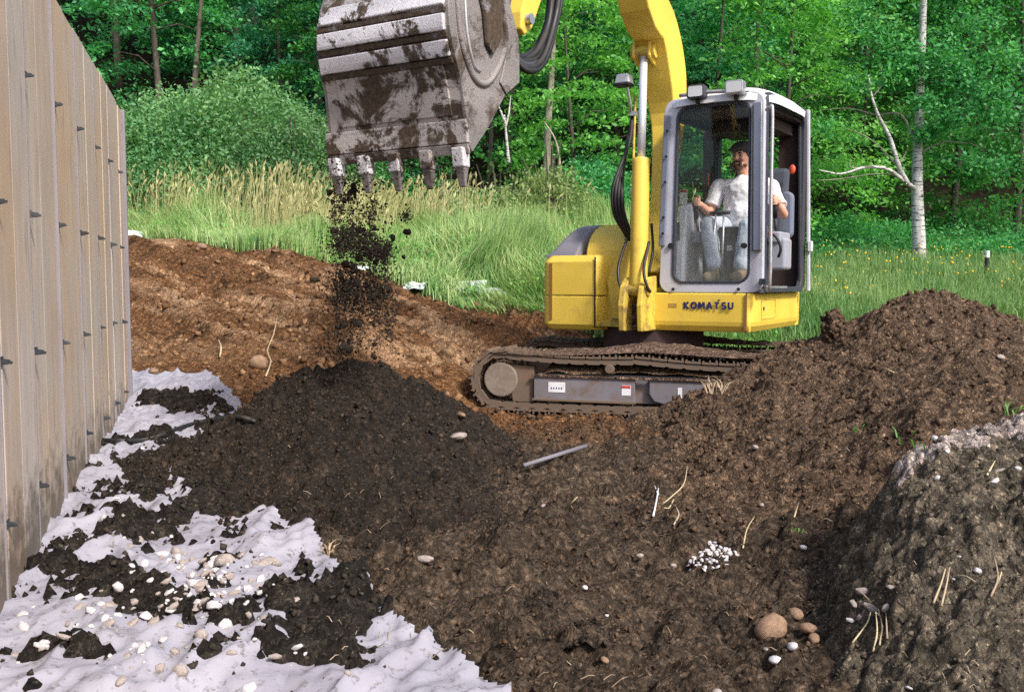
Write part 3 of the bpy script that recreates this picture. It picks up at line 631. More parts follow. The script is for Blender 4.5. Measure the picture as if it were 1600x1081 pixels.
def wbox(mb, y0, y1, z0, z1, o0, o1):
    v = [wallp(y, z, o) - wall.location for y in (y0, y1) for z in (z0, z1) for o in (o0, o1)]
    mb.add(v, [(0, 1, 3, 2), (4, 6, 7, 5), (0, 4, 5, 1), (2, 3, 7, 6), (0, 2, 6, 4), (1, 5, 7, 3)])
mb = MB(); wbox(mb, seams[0], seams[-1] - .01, ZB, ZT - .02, -.24, -.035); mb.build('core', M['form_groove'], wall)
for k in range(len(seams) - 1):
    y0, y1 = seams[k], seams[k + 1]
    mb = MB(); j = random.uniform(-.006, .006)
    # a form panel: two or three boards side by side
    nb = 2; e = [y0 + .012] + [y0 + (y1 - y0) * (q + 1) / nb + random.uniform(-.05, .05) for q in range(nb - 1)] + [y1 - .012]
    for q in range(nb):
        jj = j + random.uniform(-.005, .005)
        mb = MB(); wbox(mb, e[q] + .003, e[q + 1] - .003, ZB, ZT + random.uniform(-.006, .006), -.034, jj); mb.build('board', M['form'], wall, bevel=.005)
    if k < len(seams) - 1:
        mb = MB(); wbox(mb, y1 - .014, y1 - .004, ZB, ZT - .01, -.03, .006); mb.build('seam_strip', M['rib'], wall, bevel=.002)
mb = MB(); wbox(mb, 7.402, 7.45, ZB, ZT, -.24, .028); mb.build('end_post', M['rib'], wall, bevel=.005)
tie_me = None
for k, y in enumerate(seams[2:-1]):
    for r in range(5):
        z = 2.46 - r * .567 + random.uniform(-.012, .012)
        if z < .45: continue
        if tie_me is None:
            t = MB(); 
            t.box((0.02, 0, 0), (.05, .018, .022)); t.box((.004, 0, .0), (.008, .045, .040)); t.prism([(.01, .014), (.060, .004), (.060, -.008), (.01, -.022)], -.007, .007, 'y')
            o = t.build('form_tie', M['tie'], wall); tie_me = o.data
        else: o = link('form_tie', tie_me, None, wall)
        p = wallp(y + .004, z, .002) - wall.location; o.location = p; o.rotation_euler = (random.uniform(-.15, .15), random.uniform(-.02, .22), math.atan2(WN.y, WN.x) + random.uniform(-.2, .2))
        o.scale = [random.uniform(.58, .78)] * 3

# ------------------------------------------------------------------ excavator (local frame: x across, y to its rear, z up)
C0 = Vector((1.36, 8.40, .50)); YAW = -math.pi / 6
exc = empty('excavator', C0, YAW, label='yellow compact tracked excavator with an open grey cab, dumping soil', cat='excavator')
cy_, sy_ = math.cos(YAW), math.sin(YAW)
def W2L(p): d = Vector(p) - C0; return Vector((d.x * cy_ + d.y * sy_, -d.x * sy_ + d.y * cy_, d.z))
def LP(u, v, Yl):
    dx, dy, dz = ray(u, v)
    # C.x + X cy - Yl sy = s dx ; C.y + X sy + Yl cy = s dy
    a, b_, e = cy_, -dx, Yl * sy_ - C0.x
    c, d, f = sy_, -dy, -Yl * cy_ - C0.y
    det = a * d - b_ * c; X = (e * d - b_ * f) / det; s = (a * f - e * c) / det
    return Vector((X, Yl, CAMZ + dz * s - C0.z))
def X_(u, Yl): return LP(u, 445, Yl).x
def Z_(u, v, Yl): return LP(u, v, Yl).z
FY = -.42                                  # front plane of the house
zt = Z_(1100, 458, FY); zb = Z_(1100, 518, FY)
XR = X_(1178, FY); XL = X_(846, FY)
print('zt,zb,XL,XR', zt, zb, XL, XR)
# cab-side skirt (three panels with a bevelled lower edge, rounded corner)
def skirt_prof(x0, x1, name, mt, y0=FY, rear=1.5, z0=zb, z1=zt, corner=False, parent=exc, rc=.10):
    mb = MB()
    # plan outline
    pl = [(x0, rear), (x0, y0)]
    if corner == 'R':
        rx_ = x1 - x0 - .004
        for k in range(9): a = R_(-90 + 90 * k / 8); pl.append((x1 - rx_ + rx_ * math.cos(a), y0 + rc + rc * math.sin(a)))
        for k in range(6): a = R_(90 * k / 5); pl.append((x1 - .3 + .3 * math.cos(a), rear - .3 + .3 * math.sin(a)))
    elif corner == 'L':
        pl = [(x0 + .35 - .35 * math.cos(R_(90 * k / 5)), rear - .35 + .35 * math.sin(R_(90 * k / 5))) for k in range(5, -1, -1)]
        pl += [(x0 + rc - rc * math.cos(R_(90 * k / 5)), y0 + rc - rc * math.sin(R_(90 * k / 5))) for k in range(6)]
        pl += [(x1, y0), (x1, rear)]
    else: pl += [(x1, y0), (x1, rear)]
    cx = (x0 + x1) / 2; cyy = (y0 + rear) / 2
    levels = [(z0, .955), (z0 + .05, .992), (z0 + .085, 1.0), (z1 - .012, 1.0), (z1, .994)]
    v = []; f = []; n = len(pl)
    for z, s in levels:
        ins = (1 - s) * .5 * 1.6
        for (x, y) in pl:
            nx = x + (-ins if (x > cx and corner == 'R') else ins if (x < cx and corner == 'L') else 0); ny = y + (ins if y < cyy else -ins)
            v.append((nx, ny, z))
    for l in range(len(levels) - 1):
        for i in range(n): j = (i + 1) % n; f.append((l * n + i, l * n + j, (l + 1) * n + j, (l + 1) * n + i))
    f.append(tuple(reversed(range(n)))); f.append(tuple((len(levels) - 1) * n + k for k in range(n)))
    mb.add(v, f); return mb.build(name, mt, parent, bevel=.006)
xs0 = X_(1014, FY); xs1 = X_(1166, FY)
skirt_prof(xs0, xs1 - .006, 'front_skirt', M['yellow'])
corner = skirt_prof(xs1 + .006, XR, 'corner_skirt', M['yellow'], corner='R', rc=.22)
MB().box((xs1, FY + .05, (zt + zb) / 2), (.02, .12, zt - zb - .03)).build('seam_strip', M['stripe'], exc)
# side service hatch on the corner skirt (outline and lock)
hx = XR + .002
mb = MB(); mb.ringpanel(rrect(-.18, .30, zb + .10, zt - .05, .03), rrect(-.168, .288, zb + .112, zt - .062, .025), XR - .006, XR + .004, 'x'); mb.build('hatch_rim', M['yellow_dirty'], exc)
MB().tube([(XR - .005, -.1, (zt + zb) / 2 + .03), (XR + .006, -.1, (zt + zb) / 2 + .03)], .016, 12).build('hatch_lock', M['black'], exc)
# deck under everything
mb = MB(); mb.prism([(XL + .10, FY + .12), (XR - .1, FY + .12), (XR - .1, .95), (.7, 1.2), (-.7, 1.2), (XL + .10, .95)], zb + .02, zb + .09, 'z'); mb.build('house_deck', M['yellow_dirty'], exc)
# brand lettering and tan decal
zl = Z_(1107, 477.5, FY)
def text(s, x0, x1, y, z, h, mt, name, parent, bold=.0, rot=0, sx=None):
    c = bpy.data.curves.new(name, 'FONT'); c.body = s; c.size = 1; c.extrude = .0; c.offset = bold; c.space_character = 1.12; c.align_x = 'CENTER'; c.align_y = 'CENTER'
    o = bpy.data.objects.new(name, c); S.collection.objects.link(o); c.materials.append(mt)
    bpy.context.view_layer.update(); d = o.dimensions; sxx = (x1 - x0) / d.x; syy = h / max(d.y, .01)
    c.extrude = .002 / max(sxx, .05)
    dg = bpy.context.evaluated_depsgraph_get(); me = bpy.data.meshes.new_from_object(o.evaluated_get(dg)); me.materials.clear()
    co = np.array([v.co[:] for v in me.vertices]); mn, mx_ = co.min(0), co.max(0); ctr = (mn + mx_) / 2
    bpy.data.objects.remove(o)
    o = link(name, me, mt, parent)
    o.matrix_local = Matrix.Translation(((x0 + x1) / 2, y, z)) @ Matrix.Rotation(rot, 4, 'Z') @ Matrix.Rotation(math.pi / 2, 4, 'X') @ Matrix.Diagonal((sxx, syy, .05, 1)) @ Matrix.Translation(-Vector(ctr))
    return o
def block_letters(word, x0, x1, y, zc_, h, mt, name, parent, st=.33):
    G = {'K': [((.0, 0), (.0, 1)), ((.06, .46), (.62, 1)), ((.12, .50), (.68, 0))], 'M': [((0, 0), (.08, 1)), ((.10, 1), (.42, .25)), ((.42, .25), (.74, 1)), ((.76, 1), (.84, 0))],
         'A': [((0, 0), (.36, 1)), ((.36, 1), (.72, 0)), ((.14, .30), (.58, .30))], 'T': [((.0, .89), (.66, .89)), ((.33, 0), (.33, .9))],
         'S': [((.58, .88), (.12, .88)), ((.10, .90), (.06, .56)), ((.06, .50), (.56, .50)), ((.57, .52), (.56, .12)), ((.56, .11), (.02, .11))], 'U': [((0, 1), (0, .25)), ((.02, .28), (.16, .08)), ((.12, .11), (.46, .11)), ((.44, .08), (.58, .28)), ((.6, .25), (.6, 1))],
         'O': [((.0, .3), (.0, .7)), ((.0, .68), (.18, .92)), ((.15, .89), (.55, .89)), ((.52, .92), (.7, .68)), ((.7, .7), (.7, .3)), ((.7, .32), (.52, .08)), ((.55, .11), (.15, .11)), ((.18, .08), (0, .32))]}
    W_ = {'K': .68, 'M': .84, 'A': .72, 'T': .66, 'S': .60, 'U': .60, 'O': .70}; tot = sum(W_[c] for c in word) + (len(word) - 1) * .42; k = (x1 - x0) / tot; x = x0; mb = MB(); q = 0
    for c in word:
        for (a, b_), (e, f) in G[c]:
            q += 1; yy = y - .0004 * q; A_ = Vector((x + a * k, yy, zc_ + (b_ - .5) * h)); B_ = Vector((x + e * k, yy, zc_ + (f - .5) * h)); mb.bar(A_, B_, st * h * .82, .002, (0, 1, 0))
        x += (W_[c] + .42) * k
    return mb.build(name, mt, parent)
block_letters('KOMATSU', X_(1070, FY), X_(1146, FY), FY - .004, zl, Z_(1107, 472, FY) - Z_(1107, 483, FY), M['navy_print'], 'brand_lettering', exc)
MB().box((X_(1124, FY), FY - .004, Z_(1118, 468.6, FY)), (.016, .003, .010)).build('lettering_mark', M['navy_print'], exc)
MB().box(((X_(1045, FY) + X_(1058, FY)) / 2, FY - .001, Z_(1050, 477, FY)), (X_(1058, FY) - X_(1045, FY), .004, .035)).build('tan_decal', M['tan_print'], exc)

# right-hand hood (image left): box, crease, dark cover
bx1 = X_(930, FY); bx2 = X_(958, FY + .1)
ztl = Z_(890, 399, FY); 
zbl = Z_(890, 515, FY); zc = Z_(890, 462, FY)
mb = MB()
def hoodbox(z0, z1, ins0, ins1, name, mt, top=0):
    mb = MB(); pl = [(XL + .3 - .3 * math.cos(R_(90 * k / 5)), .9 - .3 + .3 * math.sin(R_(90 * k / 5))) for k in range(5, -1, -1)]
    pl += [(XL + .09 - .09 * math.cos(R_(90 * k / 6)), FY + .09 - .09 * math.sin(R_(90 * k / 6))) for k in range(7)] + [(bx1, FY), (bx1 + .10, FY + .16), (bx1 + .10, .9)]
    n = len(pl); v = []; f = []
    lv = [(z0, ins0), (z0 + .05, 0), (z1 - .06, 0), (z1, ins1)] if ins0 or ins1 else [(z0, 0), (z1, 0)]
    for z, i_ in lv:
        for (x, y) in pl: v.append((x + (i_ if x < XL + .3 else 0), y + (i_ if y < .2 else -i_), z))
    for l in range(len(lv) - 1):
        for i in range(n): j = (i + 1) % n; f.append((l * n + i, l * n + j, (l + 1) * n + j, (l + 1) * n + i))
    f.append(tuple(reversed(range(n)))); f.append(tuple((len(lv) - 1) * n + k for k in range(n)))
    mb.add(v, f); return mb.build(name, mt, exc, bevel=.008)
hoodbox(zbl, zc - .004, .03, 0, 'lower_hood', M['yellow'])
hoodbox(zc + .004, ztl, 0, .035, 'side_hood', M['yellow'])
MB().box((X_(861, FY), FY - .002, (zbl + ztl) / 2 + .01), (.028, .01, ztl - zbl - .16)).build('seam_strip', M['stripe'], exc)
MB().bar((bx1, FY - .004, zbl + .02), (bx1, FY - .004, ztl - .02), .012, .01, (0, 1, 0)).build('hood_gap', M['black'], exc)
MB().bar((bx1 + .10, FY + .155, zbl + .04), (bx1 + .10, FY + .155, ztl - .08), .010, .01, (0, 1, 0)).build('hood_gap', M['black'], exc)
# domed dark cover on top: rounded, swelling to the rear
def dome(name, x0, x1, y0, y1, z0, h, mt, lean=.0, n=26, m_=20):
    v = []; f = []
    for i in range(n + 1):
        a = i / n
        for j in range(m_ + 1):
            b_ = j / m_; x = x0 + (x1 - x0) * a; y = y0 + (y1 - y0) * b_
            ha = (1 - (1 - min(1, a * 2.0)) ** 2.6) ; hb = (1 - (1 - min(1, b_ * 1.7)) ** 2.4)
            v.append((x, y, z0 + h * ha * hb + lean * a))
    for i in range(n):
        for j in range(m_): k = i * (m_ + 1) + j; f.append((k, k + 1, k + m_ + 2, k + m_ + 1))
    nb = len(v); v += [(p[0], p[1], z0 - .02) for p in v]; ring = [i * (m_ + 1) for i in range(n + 1)] + [n * (m_ + 1) + j for j in range(1, m_ + 1)] + [i * (m_ + 1) + m_ for i in range(n - 1, -1, -1)] + [j for j in range(m_ - 1, 0, -1)]
    for i in range(len(ring)): a, b_ = ring[i], ring[(i + 1) % len(ring)]; f.append((a, b_, b_ + nb, a + nb))
    o = MB().add(v, f).build(name, mt, exc, smooth=False); o.data.polygons.foreach_set('use_smooth', [True] * len(o.data.polygons)); return o
dome('hood_cover', XL + .02, X_(918, FY + .3) + .0, FY + .04, .85, ztl + .005, Z_(900, 350, .2) - ztl - .02, M['hood_dark'])
# yellow curved engine cover beside it
cxa, cxb = X_(921, FY + .2), X_(985, FY + .3)
prof = []
za, zbq = ztl - .02, Z_(960, 352, .2)
for k in range(9): a = R_(90 * k / 8); prof.append((FY + .12 + .45 * (1 - math.cos(a)), za + (zbq - za) * math.sin(a)))
prof += [(.9, zbq), (.9, zb + .05), (FY + .12, zb + .05)]
MB().prism(prof, cxa, cxb, 'x').build('engine_cover', M['yellow'], exc, bevel=.015)
for k in range(2): MB().bar((cxa + .06 + .04 * k, FY + .16 + .1 * k, ztl + .05 + .1 * k), (cxa + .08 + .04 * k, FY + .19 + .1 * k, ztl + .10 + .10 * k), .02, .02).build('cover_latch', M['black'], exc)
# tapering yellow side wall of the boom well
wy = FY + .06
MB().prism([(X_(958, wy), zb + .02), (X_(972, wy), zb + .02), (X_(985, wy), Z_(985, 380, wy)), (X_(973, wy), Z_(970, 375, wy)), (X_(948, wy), Z_(948, 440, wy))], wy, wy + .5, 'y').build('well_wall', M['yellow'], exc, bevel=.01)
MB().prism([(X_(930, wy), zb + .02), (X_(1014, wy), zb + .02), (X_(1014, wy), zb + .09), (X_(960, wy), zb + .10)], wy - .06, wy + .3, 'y').build('swing_plate', M['yellow_dirty'], exc, bevel=.006)
# dark machinery inside the well behind the boom
MB().box((X_(995, .25), .35, (zt + zbq) / 2), (.36, .2, .55)).build('well_interior', M['yellow_dirty'], exc)
# boom foot lugs
for u0, u1 in ((975, 985), (1004, 1012)):
    pr = [(-.72, zb + .0), (-.74, zb + .22), (-.70, Z_(990, 452, -.6) + .02), (-.60, Z_(990, 445, -.6) + .06), (-.38, Z_(990, 440, -.5) + .05), (-.25, zb)]
    MB().prism(pr, X_(u0, -.6), X_(u1, -.6), 'x').build('boom_lug', M['yellow_dirty'], exc, bevel=.01)
MB().box(((X_(994, -.5)), -.5, zb + .12), (.10, .12, .22)).build('packed_mud', M['track_mud'], exc)
MB().tube([(X_(972, -.6), -.60, Z_(990, 456, -.6)), (X_(1015, -.6), -.60, Z_(990, 456, -.6))], .035, 14).build('lift_pin', M['yellow_dirty'], exc)

# boom: side profile (forward t = -y, z) swept to a tapering box
bxm = X_(1018, -.35)      # boom centre line
BC = [(.10, Z_(1020, 430, -.2)), (-.12, Z_(1030, 300, .1)), (-.30, Z_(1035, 190, .25)), (-.20, Z_(1035, 110, .2)), (.05, Z_(1020, 40, -.1)), (.45, Z_(1000, -15, -.5)), (1.05, 4.75), (1.55, 4.95)]
BC = [Vector((0, -t, z)) for t, z in BC]
bp_ = curve_pts(BC, 30); npb = len(bp_)
# aim the boom across: from the lug line at its foot
v = []; f = []
for i, p in enumerate(bp_):
    a = i / (npb - 1); d = (bp_[min(i + 1, npb - 1)] - bp_[max(i - 1, 0)]).normalized(); nrm = Vector((0, -d.z, d.y))   # towards the rear/top
    sm_ = float(sstep(.10, .42, a)); hgt = (.17 + .20 * sm_ + .06 * math.exp(-((a - .45) / .12) ** 2)) * (1 - .35 * float(sstep(.6, 1, a))); wid = .15 + .10 * sm_ - .06 * float(sstep(.7, 1, a))
    x = X_(1033, .2) + (0 if a < .35 else 0)
    xx = X_(1018, -.2) * (1 - min(1, a / .3)) + X_(1031, .15) * min(1, a / .3)
    xx += (X_(1003, -.1) - X_(1018, -.1)) * 0
    for sx_, sn in ((-1, -1), (1, -1), (1, 1), (-1, 1)): v.append(p + Vector((xx, 0, 0)) + Vector((sx_ * wid / 2 * 1.1, 0, 0)) + nrm * sn * hgt / 2)
for i in range(npb - 1):
    for k in range(4): j = (k + 1) % 4; f.append((i * 4 + k, i * 4 + j, i * 4 + 4 + j, i * 4 + 4 + k))
f += [(3, 2, 1, 0), tuple((npb - 1) * 4 + k for k in range(4))]
boom = MB().add(v, f).build('boom', M['yellow'], exc, bevel=.014)
tipx = v[-1].x
# cylinder lug casting on the underside of the elbow
ct = LP(1006, 82, -.12); cb = LP(997, 452, -.60); cm = LP(1001, 250, 0)
MB().tube([ct + Vector((-.11, 0, 0)), ct + Vector((.12, 0, 0))], .065, 16).build('cylinder_boss', M['yellow_dirty'], exc, bevel=.006)
for sx_ in (-1, 1):
    MB().prism([(ct.y - .075, ct.z - .05), (ct.y + .02, ct.z - .10), (ct.y + .42, ct.z - .22), (ct.y + .42, ct.z + .25), (ct.y, ct.z + .20), (ct.y - .07, ct.z + .05)], ct.x + sx_ * .075 - .012, ct.x + sx_ * .075 + .012, 'x').build('cylinder_lug', M['yellow'], exc, bevel=.006)
axis_ = (ct - cb); mid = cb + axis_ * .535
cyl = MB().tube([cb, cb + axis_ * .02, mid - axis_ * .02, mid], [.055, .078, .078, .085], 20).build('lift_cylinder', M['yellow'], exc, bevel=.006)
cyl.data.polygons.foreach_set('use_smooth', [len(p.vertices) == 4 for p in cyl.data.polygons])
rod = MB().tube([mid, ct], .036, 16).build('cylinder_rod', M['chrome'], exc, smooth=True)
MB().tube([cb + Vector((-.09, 0, 0)), cb + Vector((.10, 0, 0))], .06, 16).build('cylinder_foot', M['yellow_dirty'], exc)
# hydraulic hoses
def hose(pts, r=.016, name='hydraulic_hose', mt='rubber', parent=exc, n=26):
    return MB().tube(curve_pts(pts, n), r, 8).build(name, M[mt], parent, smooth=True)
for k in range(4):
    d = k * 5
    hose([LP(988, 175 + d, .05 + .03 * k), LP(984 - k, 220, -.1), LP(966 + d * .5, 268, -.35 + .04 * k), LP(957 + d, 300, -.40), LP(960 + d, 335, -.36), LP(975 + d, 362 + d, -.25), LP(985 + k * 2, 380, -.1)], .017)
hose([LP(980, 372, -.5), LP(966, 420, -.62), LP(972, 455, -.68), LP(984, 462, -.62)], .013)
hose([LP(1014, 378, -.5), LP(1006, 420, -.66), LP(1010, 445, -.68), LP(1016, 456, -.6)], .013)
hose([LP(1018, 350, -.3), LP(1020, 390, -.4), LP(1014, 425, -.45)], .012)
hose([LP(993, 150, .1), LP(990, 240, .0), LP(990, 300, -.1), LP(986, 350, -.2)], .012, 'steel_line', 'yellow_dirty')
for vv in (178, 300): MB().box(LP(990, vv, -.0), (.06, .05, .04)).build('hose_clamp', M['steel'], exc)
# work light on a stalk left of the boom
q = LP(975, 126, -.1); MB().prism([(q.x - .075, q.z - .035), (q.x + .075, q.z - .035), (q.x + .06, q.z + .05), (q.x - .05, q.z + .05)], q.y - .06, q.y + .06, 'y').build('mirror_housing', M['label_white'], exc, bevel=.012)
MB().prism([(q.x - .085, q.z - .055), (q.x + .075, q.z - .055), (q.x + .075, q.z - .03), (q.x - .085, q.z - .03)], q.y - .065, q.y + .065, 'y').build('mirror_rim', M['black'], exc, bevel=.005)
hose([LP(980, 134, -.1), LP(985, 165, -.05), LP(985, 180, .0)], .014, 'mirror_stalk', 'steel', n=8)
# ------------------------------------------------------------------ cab
cx0, cx1 = X_(1029, FY), X_(1191, FY); cz0 = zt + .004; cz1 = Z_(1110, 149, FY); CR = 1.12; cf = FY + .01
print('cab', cx0, cx1, cz0, cz1)
zin0 = Z_(1105, 443, FY)
def taper(poly, k=.035):
    return [(x + (k if x < (cx0 + cx1) / 2 else -k * .3) * (z - cz0) / (cz1 - cz0), z) for x, z in poly]
outer = taper(rrect(cx0, cx1, cz0, cz1, .10)); inner = taper(rrect(X_(1048, FY), X_(1170, FY), zin0, cz1 - .07, .10)); inn2 = taper(rrect(X_(1052, FY), X_(1167, FY), zin0 + .02, cz1 - .09, .085))
MB().ringpanel(outer, inner, cf, cf + .06).build('front_frame', M['cab_grey'], exc, bevel=.008)
MB().ringpanel(inner, inn2, cf - .008, cf + .03).build('window_seal', M['dark_frame'], exc, bevel=.003)
ff = MB(); ff.prism(inn2, cf + .008, cf + .016, 'y'); ff.build('windscreen', M['glass'], exc)
# darker bolted upper side posts
def post(u0, v0, u1, v1, Y, w_, d_, name, mt, off=0):
    a = LP(u0, v0, Y); b_ = LP(u1, v1, Y); return MB().bar(a, b_, w_, d_, (0, 1, 0)).build(name, M[mt], exc, bevel=.008)
post(1034, 385, 1043, 180, FY - .006, .055, .03, 'window_post', 'blue_frame')
for vv in (205, 245, 285, 340, 365): 
    p = LP(1035 + (385 - vv) * .044, vv, FY - .03); MB().tube([p, p + Vector((0, -.012, 0))], .012, 8).build('post_bolt', M['black'], exc)
post(1183, 392, 1184, 160, FY - .008, .075, .05, 'door_post', 'blue_frame')
post(1177, 392, 1178, 165, FY - .02, .018, .03, 'door_post_edge', 'dark_frame')
post(1189, 392, 1190, 160, FY - .02, .012, .03, 'door_post_edge', 'steel')
for vv in (447,):
    for u in (1052, 1154): p = LP(u, vv + 5, FY); MB().tube([p, p + Vector((0, -.012, 0))], .014, 10).build('sill_bolt', M['black'], exc)
for u in (1048, 1162): p = LP(u, 384, FY); MB().tube([p + Vector((0, -.01, 0)), p + Vector((0, .02, 0))], .024, 12).build('glass_catch', M['black'], exc)
# side frames (door side open), rear frame
def sidepoly(r=.10, i=0):
    return rrect(cf + .05 + i, CR - i, cz0 + i * .8, cz1 - i, r)
so_, si_ = sidepoly(.10), rrect(cf + .13, CR - .09, cz0 + .05, cz1 - .09, .09)
MB().ringpanel(so_, si_, cx1 - .05, cx1 - .002, 'x').build('door_frame', M['dark_frame'], exc, bevel=.008)
so2 = rrect(cf + .05, CR, cz0, cz1, .10); si2 = rrect(cf + .12, CR - .10, cz0 + .35, cz1 - .16, .09)
MB().ringpanel(so2, si2, cx0 + .035, cx0 + .07, 'x').build('side_frame', M['dark_frame'], exc, bevel=.008)
MB().prism(si2, cx0 + .048, cx0 + .054, 'x').build('side_glass', M['glass'], exc)
ro = rrect(min(X_(1097, CR), cx0 + .2), cx1 - .0, cz0, cz1 - .06, .08); ri = rrect(X_(1118, CR), X_(1214, CR), Z_(1150, 350, CR), Z_(1150, 226, CR), .06)
MB().ringpanel(ro, ri, CR - .03, CR + .03, 'y').build('rear_frame', M['liner'], exc, bevel=.006)
MB().prism(ri, CR - .004, CR + .004, 'y').build('rear_glass', M['glass'], exc)
post(1263, 455, 1263, 172, CR + .02, .03, .05, 'rear_post', 'cab_grey')
post(1250, 455, 1250, 182, CR - .08, .03, .04, 'door_edge', 'dark_frame')
# open door folded back against the rear: thin framed pane beyond the post
# roof
rv = []; rf = []; nx_, ny_ = 12, 14
for i in range(nx_ + 1):
    for j in range(ny_ + 1):
        a = i / nx_ * 2 - 1; b_ = j / ny_ * 2 - 1
        sq = 1 / max(1e-6, (abs(a) ** 5 + abs(b_) ** 5) ** .2) * max(abs(a), abs(b_)) if (a or b_) else 1
        x = (cx0 + cx1) / 2 + .02 + a * sq * ((cx1 - cx0) / 2 + .02); y = (cf + CR) / 2 + b_ * sq * ((CR - cf) / 2 + .05)
        e = max(abs(a), abs(b_)); rv.append((x, y, cz1 - .035 + .10 * (1 - e ** 5) + .02 * (1 - a * a)))
for i in range(nx_):
    for j in range(ny_): k = i * (ny_ + 1) + j; rf.append((k, k + 1, k + ny_ + 2, k + ny_ + 1))
nb = len(rv); ring = [i * (ny_ + 1) for i in range(nx_ + 1)] + [nx_ * (ny_ + 1) + j for j in range(1, ny_ + 1)] + [i * (ny_ + 1) + ny_ for i in range(nx_ - 1, -1, -1)] + [j for j in range(ny_ - 1, 0, -1)]
for i in ring: rv.append((rv[i][0] * .985 + .015 * (cx0 + cx1) / 2, rv[i][1], rv[i][2] - .05))
for i in range(len(ring)): j = (i + 1) % len(ring); rf.append((ring[i], ring[j], nb + j, nb + i))
MB().add(rv, rf).build('roof', M['roof_white'], exc, smooth=True)
hatch = rrect(cx0 + .22, cx1 - .16, cf + .20, cf + .52, .05); ceil_o = rrect(cx0 + .05, cx1 - .03, cf + .05, CR - .02, .05)
MB().prism(ceil_o, cz1 - .12, cz1 - .075, 'z').build('ceiling_liner', M['liner'], exc)
MB().prism(rrect(cx0 + .2, cx1 - .12, cf + .75, CR - .04, .04), cz1 - .22, cz1 - .13, 'z').build('header_box', M['liner'], exc)
MB().tube(curve_pts([LP(1062, 150, FY - .03), LP(1110, 144, FY - .05), LP(1170, 142, FY - .04)], 10), .016, 8).build('light_bar', M['steel'], exc, smooth=True)
for u, v in ((1088, 144), (1148, 137)):
    p = LP(u, v, FY - .10); pw = .075
    MB().prism(rrect(p.x - pw, p.x + pw, p.z - .055, p.z + .055, .02, 3), p.y - .03, p.y + .07, 'y').build('work_light', M['dark_frame' if u < 1100 else 'steel'], exc, bevel=.006)
    MB().prism(rrect(p.x - pw + .015, p.x + pw - .015, p.z - .042, p.z + .042, .015, 3), p.y - .036, p.y - .028, 'y').build('light_lens', M['lens'], exc)
    MB().box((p.x, p.y + .05, p.z - .065), (.03, .04, .05)).build('light_bracket', M['black'], exc)
MB().tube(curve_pts([LP(1197, 172, FY - .02), LP(1204, 168, FY - .05), LP(1207, 178, FY - .06), LP(1205, 300, FY - .06), LP(1203, 440, FY - .06), LP(1197, 448, FY)], 30), .014, 8).build('grab_rail', M['steel'], exc, smooth=True)
MB().prism(rrect(cx0 + .04, cx1 - .01, cf + .05, CR, .03), cz0 + .0, cz0 + .035, 'z').build('cab_floor', M['dark_frame'], exc)
MB().box((cx1 - .06, .1, cz0 + .045), (.12, .7, .02)).build('door_sill', M['steel'], exc, bevel=.003)
# hinge latch on the door post
p = LP(1192, 440, FY - .02); MB().box(p, (.05, .06, .05)).build('door_latch', M['dark_frame'], exc, bevel=.006)
p = LP(1266, 385, CR - .02); MB().box(p, (.04, .05, .10)).build('rear_latch', M['label_white'], exc, bevel=.006)
# the cab rises a little towards its rear
for o in list(exc.children):
    if o.name.split('.')[0] in ('door_frame', 'side_frame', 'side_glass', 'rear_frame', 'roof', 'ceiling_liner', 'header_box'):
        for v_ in o.data.vertices: v_.co.z += .085 * (v_.co.y - cf) / (CR - cf) * max(0, (v_.co.z - cz0) / (cz1 - cz0)) ** 2
# interior
pc = LP(1060, 360, .05); MB().prism([(-.22, cz0 + .05), (.35, cz0 + .05), (.35, Z_(1060, 330, .1)), (.1, Z_(1060, 318, .1)), (-.12, Z_(1060, 325, .1)), (-.20, Z_(1060, 400, 0))], cx0 + .065, cx0 + .15, 'x').build('side_console', M['console'], exc, bevel=.02)
p = LP(1058, 362, -.24); MB().box(p, (.045, .02, .16)).build('console_vent', M['black'], exc)
p = LP(1068, 308, .35); MB().box(p, (.07, .01, .14)).build('notice_plate', M['label_white'], exc)
MB().box(p + Vector((0, -.004, .055)), (.06, .008, .02)).build('notice_band', M['label_red'], exc)
sx0 = LP(1165, 330, .45); seatx = sx0.x
MB().prism(rrect(seatx - .24, seatx + .26, .22, .72, .06, 4), Z_(1165, 345, .4) - .20, Z_(1165, 345, .4) - .08, 'z').build('seat_cushion', M['seat_fabric'], exc, bevel=.03)
MB().prism([(.66, Z_(1165, 345, .4) - .12), (.78, Z_(1165, 345, .4) - .12), (.90, Z_(1165, 262, .6)), (.80, Z_(1165, 262, .6))], seatx - .22, seatx + .30, 'x').build('seat_back', M['seat_fabric'], exc, bevel=.04)
MB().prism([(.30, cz0 + .04), (.66, cz0 + .04), (.66, Z_(1165, 345, .4) - .18), (.24, Z_(1165, 345, .4) - .18)], seatx - .19, seatx + .2, 'x').build('seat_base', M['dark_frame'], exc, bevel=.02)
p = LP(1140, 385, .05); MB().prism([(p.x - .085, p.z + .17), (p.x + .085, p.z + .17), (p.x + .06, p.z - .05), (p.x + .03, cz0 + .04), (p.x - .03, cz0 + .04), (p.x - .06, p.z - .05)], -.02, .10, 'y').build('pedal_column', M['black'], exc, bevel=.012)
MB().box(LP(1140, 388, -.03), (.05, .02, .05)).build('column_badge', M['steel'], exc, bevel=.006)
for u, ub in ((1119, 1110), (1131, 1128)):
    a, b_ = LP(ub, 425, -.12), LP(u, 333, -.06)
    MB().tube([a, a * .5 + b_ * .5, b_], .0095, 8).build('travel_lever', M['steel'], exc, smooth=True)
    MB().tube([b_ + Vector((-.055, 0, 0)), b_ + Vector((.055, 0, .004))], .016, 8).build('lever_grip', M['black'], exc, smooth=True)
